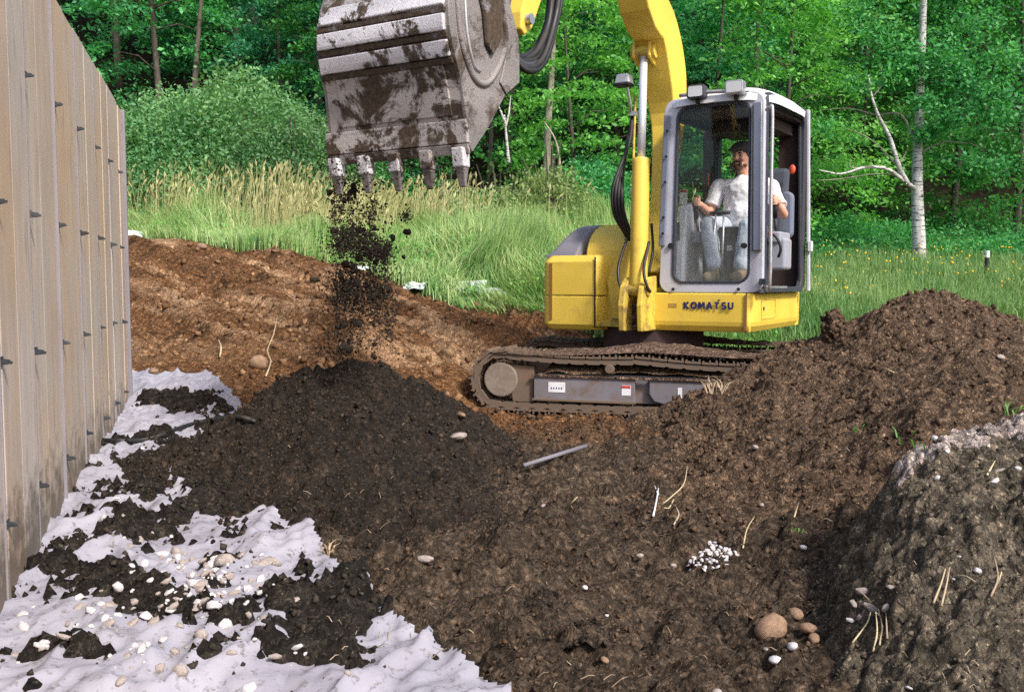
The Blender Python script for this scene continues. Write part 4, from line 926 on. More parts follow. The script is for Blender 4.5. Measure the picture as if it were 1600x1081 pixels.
for (u, v, Yq) in ((1088, 324, .06), (1211, 322, .10)):
    h = LP(u, v, Yq); MB().tube([h + Vector((.01, .05, -.28)), h + Vector((0, .01, -.10))], .014, 8).build('joystick_stem', M['rubber'], exc, smooth=True)
    MB().tube([h + Vector((0, .01, -.10)), h + Vector((0, 0, -.02)), h + Vector((0, -.01, .06))], [.02, .024, .026], 10).build('joystick_grip', M['black'], exc, smooth=True)
    MB().prism(rrect(h.x - .06, h.x + .06, h.y - .02, h.y + .34, .03, 3), h.z - .32, h.z - .22, 'z').build('armrest_console', M['console'], exc, bevel=.015)
p = LP(1228, 330, .8); MB().prism(rrect(p.x - .10, p.x + .07, p.z - .26, p.z + .18, .06, 4), .75, .85, 'y').build('side_cushion', M['blue_frame'], exc, bevel=.02)
p = LP(1212, 400, .1); MB().prism(rrect(p.x - .06, p.x + .08, p.z - .12, p.z + .16, .03, 4), .10, .35, 'y').build('door_side_box', M['console'], exc, bevel=.02)
hose([LP(1204, 364, .0), LP(1214, 372, .0), LP(1220, 388, .0), LP(1216, 402, .02)], .012, 'safety_lever', 'black', n=8)
MB().ell(LP(1204, 364, -.01), .022).build('lever_knob', M['red'], exc, smooth=True)
MB().ell(LP(1238, 265, .7), (.03, .02, .045)).build('marker_lamp', M['red'], exc, smooth=True)
MB().tube([LP(1107, 292, .6), LP(1107, 272, .6)], .008, 6).build('cab_aerial', M['red'], exc)

# ------------------------------------------------------------------ bucket and arm
def LX(u, v, X):
    dx, dy, dz = ray(u, v)
    a, b_, e = -sy_, -dx, -X * cy_ - C0.x
    c, d, f = cy_, -dy, -X * sy_ - C0.y
    det = a * d - b_ * c; Y = (e * d - b_ * f) / det; s = (a * f - e * c) / det
    return Vector((X, Y, CAMZ + dz * s - C0.z))
RL = W2L((-.25, 4.70, 0)); xr = RL.x; Yl = RL.y
xl = LP(512, 205, Yl).x
print('bucket', xl, xr, Yl)
shell_px = [(729, 228), (727, 190), (716, 120), (706, 78), (699, 40), (697, 8), (702, -30), (716, -75), (745, -110), (785, -128)]
shell = [LX(u, v, xr) for u, v in shell_px]; shell = [(p.y, p.z) for p in shell]
rear_px = [(735, 238), (760, 200), (785, 152), (805, 132), (808, 62), (795, 10), (810, -60), (800, -118)]
rear = [LX(u, v, xr) for u, v in rear_px]; rear = [(p.y, p.z) for p in rear]
bucket = None
# shell: a bent plate with thickness
inn = []
for i, p in enumerate(shell):
    a = Vector(shell[max(i - 1, 0)]); b_ = Vector(shell[min(i + 1, len(shell) - 1)]); d = (b_ - a).normalized(); inn.append((p[0] + d.y * .022, p[1] - d.x * .022))
bucket = MB().prism(shell + inn[::-1], xl, xr - .002, 'x').build('bucket', M['bucket'], exc, bevel=.004)
side = shell + rear[::-1][0:0] + [(p[0], p[1]) for p in reversed(rear)]
for x0, x1 in ((xl - .012, xl + .012), (xr - .01, xr + .014)):
    MB().prism(side, x0, x1, 'x').build('side_plate', M['bucket_side'], bucket, bevel=.004)
def onsh(v): # point on the shell profile at picture height v (right edge)
    for i in range(len(shell_px) - 1):
        if (shell_px[i][1] - v) * (shell_px[i + 1][1] - v) <= 0:
            t = (v - shell_px[i][1]) / (shell_px[i + 1][1] - shell_px[i][1]); a = Vector(shell[i]); b_ = Vector(shell[i + 1]); return a * (1 - t) + b_ * t
def strip(v0, v1, th, x0, x1, name, mt, n=5, bev=.006):
    ps = [onsh(v0 + (v1 - v0) * k / n) for k in range(n + 1)]; o = []
    for i, p in enumerate(ps):
        d = (ps[min(i + 1, n)] - ps[max(i - 1, 0)]).normalized(); o.append((p.x - d.y * th, p.y + d.x * th))
    return MB().prism([(p.x + .004, p.y) for p in ps] + o[::-1], x0, x1, 'x').build(name, M[mt], bucket, bevel=bev)
strip(224, 186, .022, xl - .02, xr + .02, 'lip_plate', 'bucket')
strip(178, 98, .010, xl + .10, xr - .07, 'wear_plate', 'bucket', bev=.003)
strip(86, 60, .022, xl + .01, xr - .012, 'wear_strip', 'bucket_bright')
strip(46, 20, .022, xl + .01, xr - .012, 'wear_strip', 'bucket_bright')
strip(8, -20, .022, xl + .01, xr - .012, 'wear_strip', 'bucket_bright')
strip(98, 88, .014, xl, xr - .005, 'mud_ridge', 'bucket_mud'); strip(58, 48, .014, xl, xr - .005, 'mud_ridge', 'bucket_mud'); strip(18, 10, .014, xl, xr - .005, 'mud_ridge', 'bucket_mud')
# lower cutting edge and five teeth
le = onsh(226); dn = (Vector(shell[0]) - Vector(shell[1])).normalized(); nr = Vector((-dn.y * -1, dn.x * -1))
e0 = le; e1 = le + dn * .05
MB().prism([(e0.x - .024, e0.y), (e0.x + .004, e0.y), (e1.x + .0, e1.y), (e1.x - .008, e1.y)], xl - .02, xr + .02, 'x').build('cutting_edge', M['bucket'], bucket, bevel=.003)
for k in range(5):
    x = xl + .035 + (xr - xl - .07) * k / 4; w0 = .036
    a = e0 + dn * .015; c = a + dn * .10; t = a + dn * .20
    # adapter nose, then the worn pointed tooth
    MB().add([(x + sx_ * w0, p[0], p[1]) for sx_ in (-1, 1) for p in ((a.x - .045, a.y), (a.x + .03, a.y), (c.x + .025, c.y), (c.x - .035, c.y))], [(0, 1, 2, 3), (7, 6, 5, 4), (0, 4, 5, 1), (1, 5, 6, 2), (2, 6, 7, 3), (3, 7, 4, 0)]).build('tooth_adapter', M['bucket_bright' if k != 3 else 'bucket'], bucket, bevel=.008)
    tt = MB(); fw = .030
    tt.add([(x + fw * sx_, p[0], p[1]) for sx_ in (-1, 1) for p in ((c.x - .032, c.y + .01), (c.x + .022, c.y + .01))] + [(x + .020 * sx_, p[0], p[1]) for sx_ in (-1, 1) for p in ((t.x - .006, t.y), (t.x + .006, t.y))],
           [(0, 1, 3, 2), (4, 6, 7, 5), (0, 2, 6, 4), (1, 5, 7, 3), (0, 4, 5, 1), (2, 3, 7, 6)])
    tt.build('tooth', M['bucket_side'], bucket, bevel=.006)
# rim and ribs on the side plate
def rimtube(pts, r, name, mt='bucket_side'):
    return MB().tube(curve_pts([LX(u, v, xr + .016) for u, v in pts], 30), r, 8).build(name, M[mt], bucket, smooth=True)
rimtube([(712, -40), (716, 20), (722, 70), (738, 118), (756, 132), (772, 118), (786, 86), (790, 50), (780, -10)], .018, 'side_rim')
rimtube([(726, -20), (730, 50), (740, 100), (750, 112)], .010, 'side_rib', 'steel')
MB().prism([(LX(u, v, xr).y, LX(u, v, xr).z) for u, v in ((738, -30), (748, 20), (752, 70), (762, 88), (776, 60), (778, 0), (770, -30))], xr + .014, xr + .045, 'x').build('side_boss', M['bucket_mud'], bucket, bevel=.012)
MB().prism([(LX(u, v, xr).y, LX(u, v, xr).z) for u, v in ((790, 70), (806, 66), (806, 130), (786, 148), (776, 130))], xr + .014, xr + .026, 'x').build('side_cheek', M['bucket_side'], bucket, bevel=.004)
xc = (xl + xr) / 2
# ears that carry the pins
ap = LP(792, 20, -2.86); ap.x = xc
pinY, pinZ = LX(800, 35, xc).y, LX(800, 35, xc).z
# the bucket narrows away from its cutting edge
zl0 = onsh(190).y
for o in [bucket] + list(bucket.children):
    for v_ in o.data.vertices: v_.co.x += (xr - v_.co.x) / (xr - xl) * .13 * max(0, min(.6, v_.co.z - zl0))
# arm
tipb = bp_[-1]
at = Vector((pinY, pinZ)); ab = Vector((tipb.y, tipb.z + .05)); dd = (ab - at).normalized(); nn_ = Vector((dd.y, -dd.x))
prof = [at - dd * .10 + nn_ * .03, at + nn_ * .085, at + dd * 1.7 + nn_ * .17, ab + nn_ * .05, ab + dd * .45, ab - nn_ * .12, at + dd * 1.2 - nn_ * .10, at - nn_ * .075, at - dd * .10 - nn_ * .03]
MB().prism([(p.x, p.y) for p in prof], xc - .11, xc + .11, 'x').build('arm', M['yellow'], exc, bevel=.012)
MB().tube([(xc - .15, pinY, pinZ), (xc + .15, pinY, pinZ)], .035, 14).build('arm_pin', M['steel'], exc)
lk = at + dd * .42
for s_ in (-1, 1):
    MB().bar((xc + s_ * .11, lk.x, lk.y), (xc + s_ * .11, lk.x - .30, lk.y + .12), .03, .07, (1, 0, 0)).build('link_bar', M['yellow_dirty'], exc, bevel=.008)
    MB().bar((xc + s_ * .105, lk.x - .30, lk.y + .12), (xc + s_ * .105, at.x - .12, at.y + .36), .03, .07, (1, 0, 0)).build('bucket_link', M['steel'], exc, bevel=.008)
q0 = Vector((xc, lk.x - .30, lk.y + .12)); q1 = Vector((xc, ab.x - .45, ab.y + .1))
MB().tube([q0, q0 * .5 + q1 * .5], .03, 12).build('bucket_cylinder_rod', M['chrome'], exc, smooth=True)
MB().tube([q0 * .5 + q1 * .5, q1], .055, 14).build('bucket_cylinder', M['yellow'], exc, smooth=True)
for k, (du, dY) in enumerate(((0, 0), (10, .05), (20, .1), (30, .04), (-8, .12), (40, .1))):
    hose([LP(858 + du * .6, -70, -2.3 + dY), LP(862 + du * .4, -10, -2.35 + dY), LP(856 + du * .3, 40, -2.45 + dY), LP(840 + du * .3, 78 + du * .4, -2.6 + dY), LP(822 + du * .2, 92 + du * .5, -2.75), LP(808, 88 + du * .2, -2.85), LP(800, 60, -2.88)], .022, mt='rubber' if k != 2 else 'dark_frame')

# ------------------------------------------------------------------ undercarriage
UA = R_(15); UM = Matrix.Translation((-.07, .035, 0)) @ Matrix.Rotation(UA, 4, 'Z')
def ubuild(mb, name, mt, parent=exc, **k):
    o = mb.build(name, mt, parent, **k)
    if parent is exc: o.matrix_basis = UM.copy()
    return o
sxx_, ixx = -1.20, 1.24; szc, izc = .285, .25; rs, ri_ = .235, .205
path = []
for k in range(13): a = R_(90 + 180 * k / 12); path.append((sxx_ + rs * math.cos(a), szc + rs * math.sin(a)))
for k in range(1, 12): path.append((sxx_ + (ixx - sxx_) * k / 12, .050 - .005 + (.0)))
for k in range(13): a = R_(-90 + 180 * k / 12); path.append((ixx + ri_ * math.cos(a), izc + ri_ * math.sin(a)))
for k in range(1, 14): t = k / 14; path.append((ixx + (sxx_ - ixx) * t, izc + ri_ + (szc + rs - izc - ri_) * t - .022 * abs(math.sin(t * 2 * math.pi))))
P2 = [Vector(p) for p in path]; L_ = [0]
for i in range(len(P2)): L_.append(L_[-1] + (P2[(i + 1) % len(P2)] - P2[i]).length)
NS = 46
def along(s):
    s %= L_[-1]
    for i in range(len(P2)):
        if s <= L_[i + 1]: t = (s - L_[i]) / (L_[i + 1] - L_[i]); return P2[i] * (1 - t) + P2[(i + 1) % len(P2)] * t, (P2[(i + 1) % len(P2)] - P2[i]).normalized()
pitch = L_[-1] / NS
sm = MB(); sm.box((0, 0, .012), (pitch * .94, .40, .016)); sm.box((-pitch * .38, 0, .030), (.014, .40, .022)); sm.box((0, 0, .030), (.012, .40, .014)); sm.box((pitch * .38, 0, .026), (.012, .40, .012))
so3 = sm.build('track_shoe', M['track_steel'], None); shoe_me = so3.data; bpy.data.objects.remove(so3)
lm = MB()
for yy in (-.07, .07, -.175):
    lm.prism([(-pitch * .5, -.035), (-pitch * .35, -.048), (pitch * .35, -.048), (pitch * .5, -.035), (pitch * .5, -.010), (pitch * .2, .004), (-pitch * .2, .004), (-pitch * .5, -.010)], yy - .014, yy + .014, 'y')
lm.tube([(pitch * .5, -.19, -.024), (pitch * .5, .09, -.024)], .017, 8)
so3 = lm.build('chain_link', M['track_steel'], None); link_me = so3.data; bpy.data.objects.remove(so3)
for side_, lab in ((-1, None), (1, None)):
    yc = side_ * .83
    # main beam carrying the track
    trk = ubuild(MB().prism([(-.90, .115), (-.90, .335), (-.86, .345), (.95, .345), (1.02, .30), (1.02, .12), (.98, .105)], yc - .13, yc + .15, 'y'), 'track', M['track_frame'], bevel=.008)
    def tb(mb, name, mt, **k): o = mb.build(name, mt, trk, **k); return o
    ny = yc + side_ * .13
    tb(MB().prism([(-.90, .12), (-.90, .325), (-.04, .325), (-.04, .12)], ny - .002 if side_ > 0 else ny - .05, ny + .05 if side_ > 0 else ny + .002, 'y'), 'beam_face', M['track_frame'], bevel=.006)
    tb(MB().prism([(.08, .20), (.08, .325), (1.0, .31), (1.0, .12), (.20, .12), (.12, .14)], ny - .002 if side_ > 0 else ny - .05, ny + .05 if side_ > 0 else ny + .002, 'y'), 'beam_face', M['track_frame'], bevel=.006)
    tb(MB().bar((-.91, ny + side_ * .055, .128), (-.03, ny + side_ * .055, .122), .03, .016), 'beam_ledge', M['track_steel'])
    tb(MB().bar((-.91, ny + side_ * .052, .333), (1.0, ny + side_ * .052, .322), .03, .016), 'beam_ledge', M['track_mud'])
    # final drive: housing ring, bolted cover, sprocket teeth
    tb(MB().tube([(sxx_, yc - .10, szc), (sxx_, yc + side_ * .10, szc)], .185, 28), 'sprocket_hub', M['track_steel'], bevel=.006)
    tb(MB().tube([(sxx_ - .0, yc + side_ * .08, szc), (sxx_, yc + side_ * .165, szc)], .150, 28), 'drive_cover', M['drive'], bevel=.012)
    sp = MB()
    for k in range(17):
        a = 2 * math.pi * k / 17; sp.prism([(sxx_ + r * math.cos(a + e), szc + r * math.sin(a + e)) for r, e in ((.165, -.12), (.165, .12), (.212, .05), (.212, -.05))], yc - .015, yc + .02, 'y')
    tb(sp, 'sprocket_teeth', M['track_steel'])
    tb(MB().prism([(sxx_ + .10, .09), (sxx_ + .29, .09), (sxx_ + .29, .40), (sxx_ + .05, .42)], yc + side_ * .02, yc + side_ * .14, 'y'), 'drive_bracket', M['track_steel'], bevel=.01)
    tb(MB().tube([(ixx, yc - .06, izc), (ixx, yc + .06, izc)], .16, 24), 'idler_wheel', M['track_steel'], bevel=.01)
    for x in (-.74, -.45, -.12, .25, .62, .9):
        tb(MB().tube([(x, yc - .16, .075), (x, yc - .12, .085), (x, yc + .12, .085), (x, yc + .16, .075)], [.05, .062, .062, .05], 16), 'bottom_roller', M['track_steel'])
    tb(MB().tube([(-.25, yc - .10, .40), (-.25, yc + side_ * .20, .40)], .040, 16), 'carrier_roller', M['track_steel'], bevel=.008)
    if side_ < 0:
        tb(MB().box((-.70, ny - .0515, .235), (.145, .004, .085)), 'white_label', M['label_white'])
        tb(MB().box((-.11, ny - .0515, .225), (.075, .004, .085)), 'warning_label', M['label_white'])
        tb(MB().box((-.11, ny - .055, .255), (.07, .004, .020)), 'warning_band', M['label_red'])
        tb(MB().box((.33, ny - .0515, .215), (.035, .004, .09)), 'white_label', M['label_white'])
        for q in range(5): tb(MB().box((-.745 + q * .022, ny - .055, .228), (.008, .003, .014)), 'label_print', M['navy_print'])
    for k in range(NS):
        p, d = along(k * pitch)
        if p.x > 1.02 and side_ < 0 and False: continue
        for me_, nm in ((shoe_me, 'track_shoe'), (link_me, 'chain_link')):
            o = link(nm, me_, None, trk); X = Vector((d.x, 0, d.y)); Z = Vector((d.y, 0, -d.x))
            # z outwards from the loop
            mat_ = Matrix(((X.x, 0, Z.x, p.x), (0, 1, 0, yc), (X.z, 0, Z.z, p.y), (0, 0, 0, 1))); o.matrix_basis = mat_
    # earth packed between top run and beam
    def packed(x0, x1, y0, y1, zf, nx=60, ny=8, name='packed_earth', mt='track_mud', par=trk):
        v = []; f = []
        for i in range(nx + 1):
            for j in range(ny + 1):
                x = x0 + (x1 - x0) * i / nx; y = y0 + (y1 - y0) * j / ny; e = min(1, min(i, nx - i) / 3) * 1.0
                v.append((x, y, zf(x, (j / ny)) * e + (1 - e) * (zf(x, 0) - .04)))
        for i in range(nx):
            for j in range(ny): k = i * (ny + 1) + j; f.append((k, k + 1, k + ny + 2, k + ny + 1))
        o = MB().add(v, f).build(name, M[mt], par); o.data.polygons.foreach_set('use_smooth', [True] * len(o.data.polygons)); return o
    packed(-.88, 1.15, yc - .17, yc + .17, lambda x, j: .345 + .085 * math.sin(j * math.pi * .75 + .2) + .022 * float(fbm(x, j, 7, 3, 5)), mt='brown_soil')
    packed(-1.3, 1.35, yc - .205, yc + .205, lambda x, j: .507 + .085 * math.exp(-((x - .1) / .5) ** 2) * (.4 + j * .6) + .03 * float(fbm(x * 1.0, j, 8, 3, 9)) * (j + .3) + .028 * math.sin(j * math.pi), nx=130, ny=12, mt='track_mud', name='track_top_earth')
ubuild(MB().prism([(-.62, .20), (.62, .20), (.62, .42), (-.62, .42)], -.72, .72, 'y'), 'centre_frame', M['track_frame'], bevel=.02)
ubuild(MB().tube([(0, 0, .40), (0, 0, zb + .03)], .46, 40), 'slewing_ring', M['liner'])
# ------------------------------------------------------------------ the operator
def skinmat(name, col, rough=.55, sss=0):
    m, n, b = mat(name); a = noise(n, 25, 4, .6, objco(n)); n.links.new(mixc(n, ramp(n, a, [(.35, (0, 0, 0)), (.7, (1, 1, 1))]), col, tuple(x * .78 for x in col)), b.inputs['Base Color'])
    b.inputs['Roughness'].default_value = rough; return m
M['skin'] = skinmat('skin', (.66, .34, .24)); M['shirt'] = skinmat('shirt', (.80, .78, .82), .9); M['jeans'] = skinmat('jeans', (.44, .48, .56), .9)
M['hair'] = skinmat('hair', (.035, .018, .012), .7); M['beard'] = skinmat('beard', (.10, .042, .022), .8); M['boot'] = skinmat('boot', (.20, .14, .08), .8); M['cap'] = skinmat('cap', (.03, .022, .028), .8)
M['eye'] = skinmat('eye', (.02, .015, .012), .3)
pbase = LP(1165, 350, .42)
person = empty('person', C0 + Matrix.Rotation(YAW, 3, 'Z') @ pbase, YAW, label='bearded man in white t-shirt and pale jeans seated at the cab controls', cat='person')
def Q_(u, v, Y): return LP(u, v, Y) - pbase
def remesh(mb, name, mt, vox=.008, sm=4, parent=person):
    o = mb.build(name, mt, parent); r = o.modifiers.new('remesh', 'REMESH'); r.mode = 'VOXEL'; r.voxel_size = vox; r.use_smooth_shade = True
    s = o.modifiers.new('smooth', 'SMOOTH'); s.factor = .5; s.iterations = sm; return o
hc = Q_(1160, 248, .38)
face = Matrix.Rotation(R_(-14), 3, 'Z')   # head turned a little to his right
def H(x, y, z): return hc + face @ Vector((x, y, z))
sR, sL = Q_(1124, 293, .42), Q_(1203, 293, .42); eR, eL = Q_(1108, 333, .36), Q_(1224, 335, .36)
hR, hL = Q_(1090, 316, .05), Q_(1210, 314, .08)
neck = Q_(1163, 276, .42); chest = Q_(1163, 300, .42); belly = Q_(1160, 332, .42); hip = Q_(1160, 352, .45)
kR, kL = Q_(1106, 352, -.02), Q_(1168, 354, -.04); fR, fL = Q_(1116, 418, -.10), Q_(1158, 418, -.10)
hpR, hpL = Q_(1140, 355, .45), Q_(1182, 355, .45)
body = MB()
body.ell(hc + Vector((0, 0, .02)), (.082, .100, .115), face, 20, 14).ell(H(0, -.018, -.055), (.060, .075, .065), face, 16, 10)
body.ell(H(0, -.105, -.005), (.014, .020, .022), face).ell(H(0, -.098, .020), (.010, .014, .030), face).ell(H(0, -.085, .048), (.060, .018, .014), face)
for s_ in (-1, 1):
    body.ell(H(s_ * .083, .008, .0), (.012, .020, .032), face).ell(H(s_ * .040, -.080, -.01), (.024, .018, .020), face)
body.ell(H(0, -.094, -.052), (.026, .012, .009), face)
body.tube([hc + Vector((0, .02, -.06)), neck + Vector((0, .02, 0)), chest], [.056, .060, .09], 14)
body.ell(chest, (.17, .11, .14)).ell(belly, (.16, .12, .12)).ell(hip, (.17, .13, .10))
for s1, e1_, h1, hp, k1, f1 in ((sR, eR, hR, hpR, kR, fR), (sL, eL, hL, hpL, kL, fL)):
    body.capsule(s1, e1_, .055, .043).capsule(e1_, h1 + (e1_ - h1).normalized() * .06, .043, .030).capsule(hp, k1, .085, .062).capsule(k1, f1, .058, .040)
    # hand closed round the joystick: palm, four curled fingers, thumb
    d = (h1 - e1_).normalized(); sd_ = -1 if h1 is hR else 1
    body.ell(h1 + Vector((-sd_ * -.03, .02, .0)), (.022, .042, .040), None, 12, 8)
    for q in range(4):
        z = .030 - q * .020; ln_ = (.9, 1, .95, .78)[q]
        a0 = h1 + Vector((sd_ * .028, -.015, z)); a1 = h1 + Vector((sd_ * .012, -.045 * ln_, z)); a2 = h1 + Vector((-sd_ * .022 * ln_, -.040, z - .002)); a3 = h1 + Vector((-sd_ * .030, -.012, z - .003))
        body.tube([a0, a1, a2, a3], [.0105, .0105, .0098, .008], 8)
    body.tube([h1 + Vector((sd_ * .02, .02, .03)), h1 + Vector((-sd_ * .01, -.005, .052)), h1 + Vector((-sd_ * .028, -.022, .046))], [.013, .012, .009], 8)
remesh(body, 'body', M['skin'], .0065, 3)
sh = MB()
sh.tube([neck + Vector((0, .015, -.002)), neck + Vector((0, .01, -.03)), chest + Vector((0, 0, .05)), chest, belly, hip + Vector((0, -.0, -.02))], [.062, .10, .15, .17, .175, .175], 22)
sh.ell(chest + Vector((0, -.01, .0)), (.195, .135, .13)).ell(belly + Vector((0, -.03, -.0)), (.185, .15, .13)).ell(hip + Vector((0, 0, .01)), (.18, .14, .08))
for s1, e1_ in ((sR, eR), (sL, eL)):
    m_ = s1 * .28 + e1_ * .72; sh.capsule(neck * .45 + s1 * .55 + Vector((0, 0, -.03)), s1, .075, .078).tube([s1, s1 * .5 + m_ * .5, m_], [.078, .074, .076], 14)
o = remesh(sh, 'shirt', M['shirt'], .009, 4)
tx = bpy.data.textures.new('folds', 'CLOUDS'); tx.noise_scale = .11; tx.noise_depth = 2
dm = o.modifiers.new('folds', 'DISPLACE'); dm.texture = tx; dm.strength = .035; dm.mid_level = .5
je = MB()
je.ell(hip + Vector((0, 0, -.03)), (.185, .15, .10))
for hp, k1, f1 in ((hpR, kR, fR), (hpL, kL, fL)):
    je.capsule(hp, k1, .105, .080).capsule(k1, f1 + Vector((0, 0, .02)), .078, .066)
o = remesh(je, 'jeans', M['jeans'], .009, 4); dm = o.modifiers.new('folds', 'DISPLACE'); dm.texture = tx; dm.strength = .03; dm.mid_level = .5
for f1 in (fR, fL):
    bt = MB(); bt.capsule(f1 + Vector((0, .02, 0)), f1 + Vector((0, -.02, -.07)), .055, .052); bt.capsule(f1 + Vector((0, .0, -.08)), f1 + Vector((-.01, -.17, -.085)), .050, .044); remesh(bt, 'boot', M['boot'], .008, 3)
# hair to the collar, cap-like fringe, beard and moustache
hr = MB(); hr.ell(H(0, .028, .045), (.103, .112, .108), face, 20, 12); hr.ell(H(0, .065, -.03), (.075, .05, .10), face)
for s_ in (-1, 1): hr.ell(H(s_ * .084, .03, .010), (.022, .045, .060), face)
remesh(hr, 'hair', M['hair'], .008, 2)
cpb = MB(); cpb.ell(H(0, .006, .085), (.108, .122, .075), face, 20, 12); cpb.ell(H(0, -.115, .070), (.080, .060, .016), face, 16, 6); remesh(cpb, 'cap', M['cap'], .007, 2)
bd = MB(); bd.ell(H(0, -.070, -.088), (.040, .040, .040), face); bd.ell(H(0, -.097, -.036), (.036, .012, .009), face)
for s_ in (-1, 1): bd.ell(H(s_ * .034, -.088, -.058), (.012, .018, .030), face); bd.ell(H(s_ * .060, -.050, -.070), (.012, .03, .018), face)
remesh(bd, 'beard', M['beard'], .006, 2)
for s_ in (-1, 1):
    MB().ell(H(s_ * .032, -.094, .018), (.014, .006, .007), face, 10, 6).build('eye', M['eye'], person, smooth=True)
    MB().ell(H(s_ * .034, -.100, .038), (.021, .007, .005), face, 10, 6).build('eyebrow', M['hair'], person, smooth=True)

# ------------------------------------------------------------------ soil falling from the bucket
pf = []; rf_ = []
def fall(u, v, ru, rv_, n, Y=5.0, dY=.16, r0=.0018, r1=.0085):
    for k in range(n):
        a = random.gauss(0, 1); b_ = random.gauss(0, 1); p = P(u + a * ru * .5, v + b_ * rv_ * .5, Y + random.gauss(0, dY)); pf.append(tuple(p)); rf_.append(r0 + (r1 - r0) * random.random() ** 2.5)
for k in range(5): fall(522 + k * 46, 268 - k * 3, 30, 26, 95, 5.0 - k * .08, .05)
for a in [(540, 300, 22, 46, 420), (560, 330, 50, 50, 160), (575, 335, 10, 14, 90), (552, 368, 34, 20, 800), (575, 385, 34, 20, 700), (540, 385, 22, 18, 350), (604, 392, 11, 16, 220), (634, 338, 10, 12, 150), (538, 445, 22, 30, 900), (585, 452, 24, 24, 600), (560, 440, 40, 40, 500), (555, 500, 50, 40, 520), (540, 545, 60, 22, 500), (560, 430, 62, 140, 1000), (608, 515, 8, 26, 160), (530, 350, 12, 80, 200), (600, 285, 90, 14, 160), (545, 590, 70, 18, 300)]:
    fall(*a, Y=5.2 if a[1] < 420 else 5.4)
for k in range(26):
    fall(random.uniform(520, 618), random.uniform(300, 520), random.uniform(3, 7), random.uniform(40, 130), random.randint(60, 170), 5.2)
for k in range(90):
    u0, v0 = random.choice([(552, 372), (575, 388), (540, 445), (588, 455), (604, 392), (540, 300), (560, 500), (545, 545)]); pf.append(tuple(P(random.gauss(u0, 18), random.gauss(v0, 14), 5.25))); rf_.append(random.uniform(.014, .03))
for a in [(545, 380, 44, 26, 900), (595, 395, 16, 22, 260), (545, 455, 44, 34, 900), (590, 470, 26, 40, 500)]: fall(*a, Y=5.25)
P3 = np.array(pf); RF = np.array(rf_); big = RF > .0125; fo = lumps('falling_soil', P3[big], RF[big] * .9, M['dark_clod'], jit=.5); tag(fo, 'larger dark clods dropping through the falling soil', 'soil', kind='stuff')
tag(crumbs('falling_soil', P3[~big], RF[~big], M['dark_clod']), 'dark soil raining down from the bucket onto the black pile', 'soil', kind='stuff')

# ------------------------------------------------------------------ grass
def blades(name, x, y, z, h, wd, bend, bdir, material, label, par=None, segs=2):
    n = len(x); fa = rng.uniform(0, 2 * np.pi, n); px_, py_ = np.cos(fa) * wd / 2, np.sin(fa) * wd / 2
    bx, by = np.cos(bdir) * bend * h, np.sin(bdir) * bend * h; zz = h * np.sqrt(np.clip(1 - (bend * .8) ** 2, .15, 1))
    base = np.stack([x, y, z], 1); s = np.stack([px_, py_, 0 * px_], 1)
    mid_ = base + np.stack([bx * .3, by * .3, zz * .6], 1); tip = base + np.stack([bx, by, zz], 1)
    V = np.stack([base - s, base + s, mid_ + s * .8, mid_ - s * .8, tip], 1).reshape(-1, 3); i = np.arange(n)[:, None] * 5
    return tag(link(name, npmesh(name, V, [i + np.array([[0, 1, 2, 3]]), i + np.array([[3, 2, 4]])]), material), label, 'grass', kind='stuff'), tip
def gfield(n, X0, X1, Y0, Y1, keep):
    y = Y0 * (Y1 / Y0) ** rng.random(n); x = rng.uniform(X0, X1, n); k = keep(x, y); return x[k], y[k]
def gedge(x): return 11.15 - .55 * x + .25 * fbm(x, x * 0, .9, 3, 66)
leftfield = lambda x, y: (y > gedge(x)) & (x < 3.0 + .25 * fbm(x, y, 1, 2, 3)) & (x > -.5 * y)
x, y = gfield(170000, -9.5, 3.2, 9.6, 17.2, leftfield); z = hbase(x, y) - .03
f = fbm(x, y, .55, 3, 88); h = (.34 + .55 * sstep(-.3, .6, f) + .25 * sstep(14, 17, y)) * rng.uniform(.55, 1.15, len(x))
near = sstep(0, 1.2, y - gedge(x)); h *= .45 + .55 * near
bd_ = fbm(x, y, .7, 2, 121) * 4 + 2.6; bend = np.clip(.45 + .9 * fbm(x, y, 1.1, 3, 133) + rng.normal(0, .15, len(x)), .05, 1.1)
blades('tall_grass', x, y, z, h, .014 * rng.uniform(.6, 1.4, len(x)), bend, bd_ + rng.normal(0, .6, len(x)), M['grass'], 'tall pale seeding meadow grass on the bank behind the earth ramp')
rightfield = lambda x, y: ((x > 1.6) & (y > 10.0)) & (x < .72 * y)
x, y = gfield(110000, 1.6, 13, 9.9, 19, rightfield); z = hbase(x, y) - .03
h = .30 * rng.uniform(.5, 1.3, len(x)) * (1 + .5 * fbm(x, y, 1.1, 3, 8))
blades('meadow_grass', x, y, z, h, .013 * rng.uniform(.6, 1.4, len(x)), np.clip(rng.normal(.3, .25, len(x)), 0, 1), rng.uniform(0, 6.28, len(x)), M['grass_right'], 'bright green meadow grass behind the excavator and the mound')
